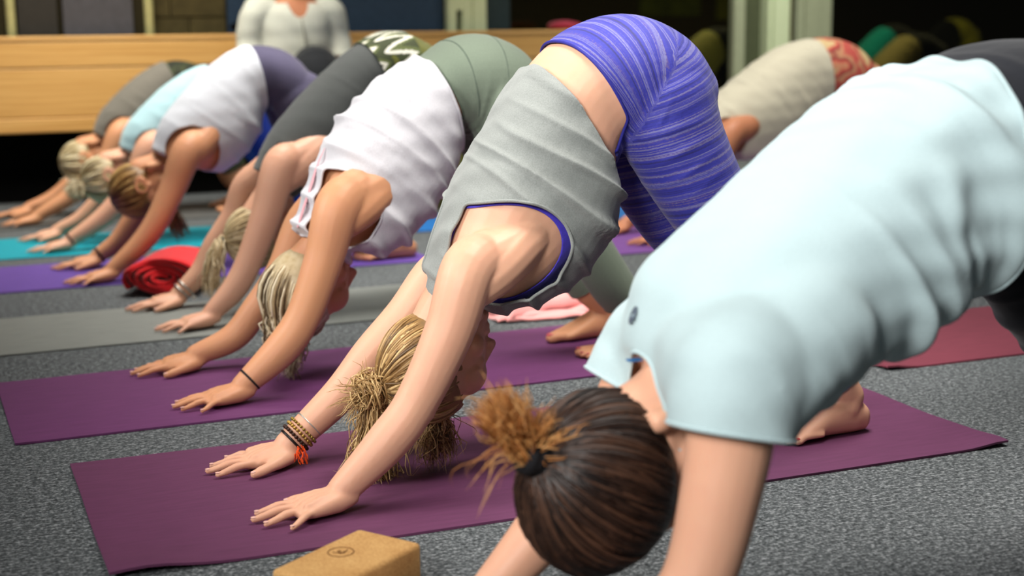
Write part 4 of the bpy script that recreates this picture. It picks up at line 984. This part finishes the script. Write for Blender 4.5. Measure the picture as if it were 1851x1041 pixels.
# ---------------------------------------------------------------- seated person in a white shirt
def p_seated():
    x, y = 1.535, 4.93
    e = tag(empty('person', (x, y, 0)), 'person in white buttoned shirt sitting upright in front of the wooden bench', 'person')
    def loftv(S, g=0):
        R = []
        th = np.linspace(0, 6.283, 32, endpoint=False)
        for z, cx, cy, a, b in S: R.append([(cx + (a + g) * math.copysign(abs(math.cos(t)) ** .85, math.cos(t)), cy + (b + g) * math.copysign(abs(math.sin(t)) ** .85, math.sin(t)), z) for t in th])
        R = np.array(R); Q = crom(R.reshape(len(R), -1), 30).reshape(30, 32, 3); return rings_mesh(Q)
    S = [(.40, x, y + .02, .17, .12), (.48, x, y + .01, .165, .115), (.58, x, y, .15, .105), (.70, x, y, .155, .105), (.82, x, y, .170, .11), (.92, x, y, .175, .10), (.985, x, y, .14, .075), (1.02, x, y, .06, .05)]
    hc = np.array([x + .005, y - .02, 1.165])
    class Hd: pass
    h = Body.__new__(Body); h.hc = hc; h.hs = 1.0; up = scalp_dir([0, -.1, 1]); fc = np.array([-.15, -1, -.1]); fc -= up * (fc @ up); fc = scalp_dir(fc); h.M = np.stack([np.cross(fc, up), fc, up], 1); h.Y = y
    arms = []
    for sd in (-1, 1):
        arms.append(np.array([[x + sd * .15, y, .955], [x + sd * .195, y + .0, .93], [x + sd * .225, y + .01, .80], [x + sd * .235, y - .02, .69], [x + sd * .19, y - .12, .60], [x + sd * .10, y - .25, .56]]))
    ar = [.055, .056, .046, .04, .036, .027]
    legs = [np.array([[x - .09, y - .02, .43], [x - .11, y - .14, .47], [x - .13, y - .24, .47], [x - .13, y - .24, .27], [x - .13, y - .22, .09]]),
            np.array([[x + .08, y - .02, .44], [x + .07, y - .10, .58], [x + .06, y - .17, .66], [x + .06, y - .22, .55], [x + .09, y - .26, .38], [x + .09, y - .28, .10]])]
    lr = [[.09, .085, .065, .055, .04], [.10, .105, .105, .085, .06, .04]]
    ps = [loftv(S), tube([(x, y, 1.0), (x, y - .005, 1.07), h.H((0, -.025, -.05))], [.058, .055, .052], 10, 16)] + h.headparts()
    for A in arms: ps.append(tube(A, ar, 30, 16))
    for A in arms:   # hands resting on the lap: palm and five fingers
        w = A[-1]; d = scalp_dir([.0, -.8, -.35]); l = np.array([1., 0, 0]); ps.append(tube([w, w + d * .05, w + d * .09], [.026, .03, .026], 10, 14, flat=.55))
        for j, q in enumerate((-.027, -.009, .009, .027)): ps.append(tube([w + d * .08 + l * q, w + d * .12 + l * q * 1.1 + [0, 0, -.004], w + d * .15 + l * q * 1.15 + [0, 0, -.022]], [.009, .008, .006], 10, 8))
        sg = 1 if w[0] < x else -1; ps.append(tube([w + d * .02 + l * sg * .02, w + d * .05 + l * sg * .045, w + d * .08 + l * sg * .05], [.012, .010, .007], 10, 8))
    for A, r in zip(legs, lr):
        ps.append(tube(A, r, 30, 16)); an = A[-1]; z0 = an[2] - .08
        ps.append(tube([an + [0, .04, -.04], an + [0, -.06, -.045], an + [0, -.16, -.06]], [.036, .036, .018], 14, 14))
        for j, q in enumerate((-.03, -.013, .003, .018, .032)): ps.append(tube([an + [q, -.13, -.062], an + [q, -.185 + abs(q) * .4, -.068]], [.011, .009], 6, 8))
    me = remesh(ps, .008, 3); me.shade_smooth(); link('body', me, SK3, e)
    shirt = fabric('white linen shirt', lin((206, 208, 196)), .06, 200, .3)
    sp = [loftv(S[:-1], .014)] + [tube(A[:4], [.075, .078, .07, .066], 20, 18) for A in arms]
    def fold(V, N): return .006 * snoise(V, 14) + .003 * snoise(V, 30)
    cuts = [lambda V: np.where(np.abs(V[:, 0] - x) > .14, V[:, 2] - .725, .05), lambda V: np.sqrt(((V[:, 0] - x) / .058) ** 2 + ((V[:, 2] - 1.03) / np.where(V[:, 1] < y, .115, .045)) ** 2) - 1]
    garment('shirt', e, sp, .007, cuts, shirt, .003, fold)
    link('button_placket', mesh_of(*tube([(x + .008, y - .125, .90), (x + .014, y - .134, .84), (x + .02, y - .136, .77)], [.009] * 3, 10, 8, flat=.3)), plain('grey placket', lin((150, 150, 138)), .8), e)
    for A, r in zip(legs, lr): pass
    tr = fabric('black trousers', lin((40, 42, 46)), .1)
    garment('trousers', e, [loftv(S[:3], .016)] + [tube(A, np.array(r) + .018, 30, 20) for A, r in zip(legs, lr)], .009, [lambda V: .57 - V[:, 2] + np.where(V[:, 1] < y - .12, .5, 0)], tr, .003, lambda V, N: .005 * snoise(V, 18))
    rng = np.random.default_rng(8); L = pulled_locks(h, (0, -.6, .3), 120, rng, .007); make_hair('hair', e, h, H_DARK, *L)
    st = empty('meditation_stool', (x, y + .02, 0)); tag(st, 'low wooden stool under the seated person in the white shirt', 'stool')
    box_obj('seat', (x - .15, x + .15, y - .06, y + .15, .34, .375), M_WOOD, st, .006)
    for a in (-1, 1): box_obj('leg', (x + a * .12 - .015, x + a * .12 + .015, y - .04, y + .12, 0, .34), M_WOOD, st, .004)
    link('cushion', mesh_of(*ellipsoid((x, y + .045, .385), (.15, .11, .013))), M_BLACK, st)
    bl = box_obj('foot_block', (x + .0, x + .18, y - .46, y - .20, 0, .018), M_BLACK); tag(bl, 'thin black foam block under the foot of the seated person', 'yoga block')
p_seated()

# ================================================================== props
def cork():
    n = NT('cork'); v = n.coords(); f = n.noise(v, 260, 3, .7); g = n.noise(v, 12, 3)
    s = n.math('ADD', n.math('MULTIPLY', f, .6), n.math('MULTIPLY', g, .4))
    n.base(n.ramp(s, [(.35, lin((176, 126, 68))), (.55, lin((206, 160, 98))), (.72, lin((222, 180, 120)))])); n.b.inputs['Roughness'].default_value = .85; n.bump(f, .35, .002); return n.m
def p_block():
    A = np.array([.374, -.138]); Bp = np.array([.445, -.240]); C = np.array([.195, -.237]); h = .08
    u = Bp - A; u /= np.linalg.norm(u); v = np.array([-u[1], u[0]]); v = v if v @ (C - A) > 0 else -v
    c = A + u * .0625 + v * .103; e = empty('yoga_block', (c[0], c[1], 0)); tag(e, 'tan cork yoga block with a small round mark lying on the carpet', 'yoga block')
    R = []
    L, Wd, r = .103, .0625, .009
    V, F = box(-L, L, -Wd, Wd, .0, h); M = np.stack([v, u], 1); V[:, :2] = V[:, :2] @ M.T + c
    o = link('body', mesh_of(V, F, True), cork(), e); b = o.modifiers.new('bevel', 'BEVEL'); b.width = .008; b.segments = 4
    mc = np.array([.319, -.230]); ink = plain('burnt brown mark', lin((110, 70, 34)), .8)
    rt = np.array([.98, -.20]); upv = np.array([.20, .98]); P = lambda a, b_: np.array([*(mc + (rt * a + upv * b_) * .019), h + .0003])
    ring = loop_tube(np.array([P(1.08 * math.cos(t), 1.08 * math.sin(t)) for t in np.linspace(0, 6.283, 40, endpoint=False)]), .0008)
    wv = tube([P(*q) for q in [(-.62, .05), (-.42, -.1), (-.3, -.05), (-.05, -.35), (.02, .1), (-.12, .35), (-.2, .1), (.05, -.3), (.3, .1), (.22, -.3), (.55, .35)]], [.0008] * 11, 60, 6)
    o = link('logo', mesh_of(*merge([ring, wv])), ink, e); o['label'] = 'burnt-in circle with a scribbled letter W'
p_block()
def p_roll():
    e = tag(empty('rolled_blanket', (.47, 2.58, 0)), 'bright red rolled fleece blanket on the floor beside the sage grey mat', 'blanket')
    th = np.linspace(0, 2 * math.pi * 4.6, 260); r = .012 + .1 * th / th[-1]
    rr = r * (1 + .06 * np.sin(th * 1.3) + .03 * np.sin(th * 2.7)); cx = rr * np.cos(th) * 1.18; cz = rr * np.sin(th) * .58
    T = np.stack([np.gradient(cx), np.gradient(cz)], 1); T /= np.linalg.norm(T, axis=1)[:, None]; Nn = np.stack([-T[:, 1], T[:, 0]], 1)
    Y = np.linspace(-.13, .15, 14); V = []
    w = .0075
    ring = []
    for k in range(260):
        col = []
        for yy in Y: col.append((cx[k] - Nn[k, 0] * w, yy, cz[k] - Nn[k, 1] * w))
        # rounded outer edge strip
        for yy in Y[::-1]: col.append((cx[k] + Nn[k, 0] * w, yy + (.0 if abs(yy) < .12 else 0), cz[k] + Nn[k, 1] * w))
        ring.append(col)
    R = np.array(ring); R[..., 1] += .012 * np.sin(R[..., 0] * 30 + R[..., 2] * 50)
    an = math.radians(24); X = R[..., 0] * math.cos(an) + R[..., 1] * math.sin(an); Yw = -R[..., 0] * math.sin(an) + R[..., 1] * math.cos(an)
    zmin = R[..., 2].min(); W_ = np.stack([X + .505, Yw + 2.57, R[..., 2] - zmin + .002], -1)
    V, F = rings_mesh(W_); o = link('roll', mesh_of(V, F), fabric('red fleece', lin((212, 26, 34)), .14, 240, .6, .95, sheen=.4), e)
    sb = o.modifiers.new('sub', 'SUBSURF'); sb.levels = 1; sb.render_levels = 1
p_roll()
def p_towel():
    e = tag(empty('towel', (1.46, 1.70, 0)), 'crumpled pale pink towel on the carpet behind the grey tank top', 'towel')
    m = fabric('pink terry', lin((240, 160, 156)), .1, 330, .7, .95, sheen=.4)
    ps = []
    for L in range(3):
        nx, ny = 64, 44; X, Y = np.meshgrid(np.linspace(-.15, .15, nx), np.linspace(-.11, .11, ny), indexing='ij')
        P = np.stack([X, Y, 0 * X], -1).reshape(-1, 3) + L * 3.1
        z = .018 + L * .024 + .012 * snoise(P, 16) + .006 * snoise(P, 34); ed = np.minimum(.15 - np.abs(X), .11 - np.abs(Y)).ravel(); z = z - (.013 + .01 * L) * np.exp(-ed / .012); z = np.maximum(z, .003)
        k = 1 - L * .07; x = X.ravel() * k * (1 + .05 * snoise(P, 9)) + .012 * snoise(P + 5, 8); y = Y.ravel() * k + .012 * snoise(P + 9, 8)
        an = math.radians(-6 + 7 * L); V = np.stack([1.46 + x * math.cos(an) - y * math.sin(an), 1.68 + x * math.sin(an) + y * math.cos(an), z], 1)
        idx = np.arange(nx * ny).reshape(nx, ny); F = [[int(idx[i, j]), int(idx[i + 1, j]), int(idx[i + 1, j + 1]), int(idx[i, j + 1])] for i in range(nx - 1) for j in range(ny - 1)]
        o = link('fold', mesh_of(V, F), m, e); s = o.modifiers.new('t', 'SOLIDIFY'); s.thickness = .006; s.offset = -1
p_towel()
lt = link('lint', mesh_of(*tube([(.60, -.40, .004), (.606, -.398, .008), (.612, -.402, .005)], [.0025, .0035, .002], 8, 6)), plain('white fluff', lin((230, 230, 230)), .9)); tag(lt, 'tiny white scrap of fluff on the carpet by the brown hair', 'lint')

def p_cloth():
    V, F = ellipsoid((0, 0, 0), (1, 1, 1), None, 28, 18); V = sm(.7, V) * np.array([.10, .07, .026]); V = V + .004 * snoise(V, 40)[:, None] * np.array([.6, .6, 1]); V[:, 2] = np.maximum(V[:, 2], -.022)
    o = link('folded_cloth', mesh_of(V + np.array([3.26, 5.44, .8595]), F), fabric('pink cotton', lin((150, 44, 66)), .12)); tag(o, 'pink folded cloth on the right end of the bench top', 'cloth')
p_cloth()
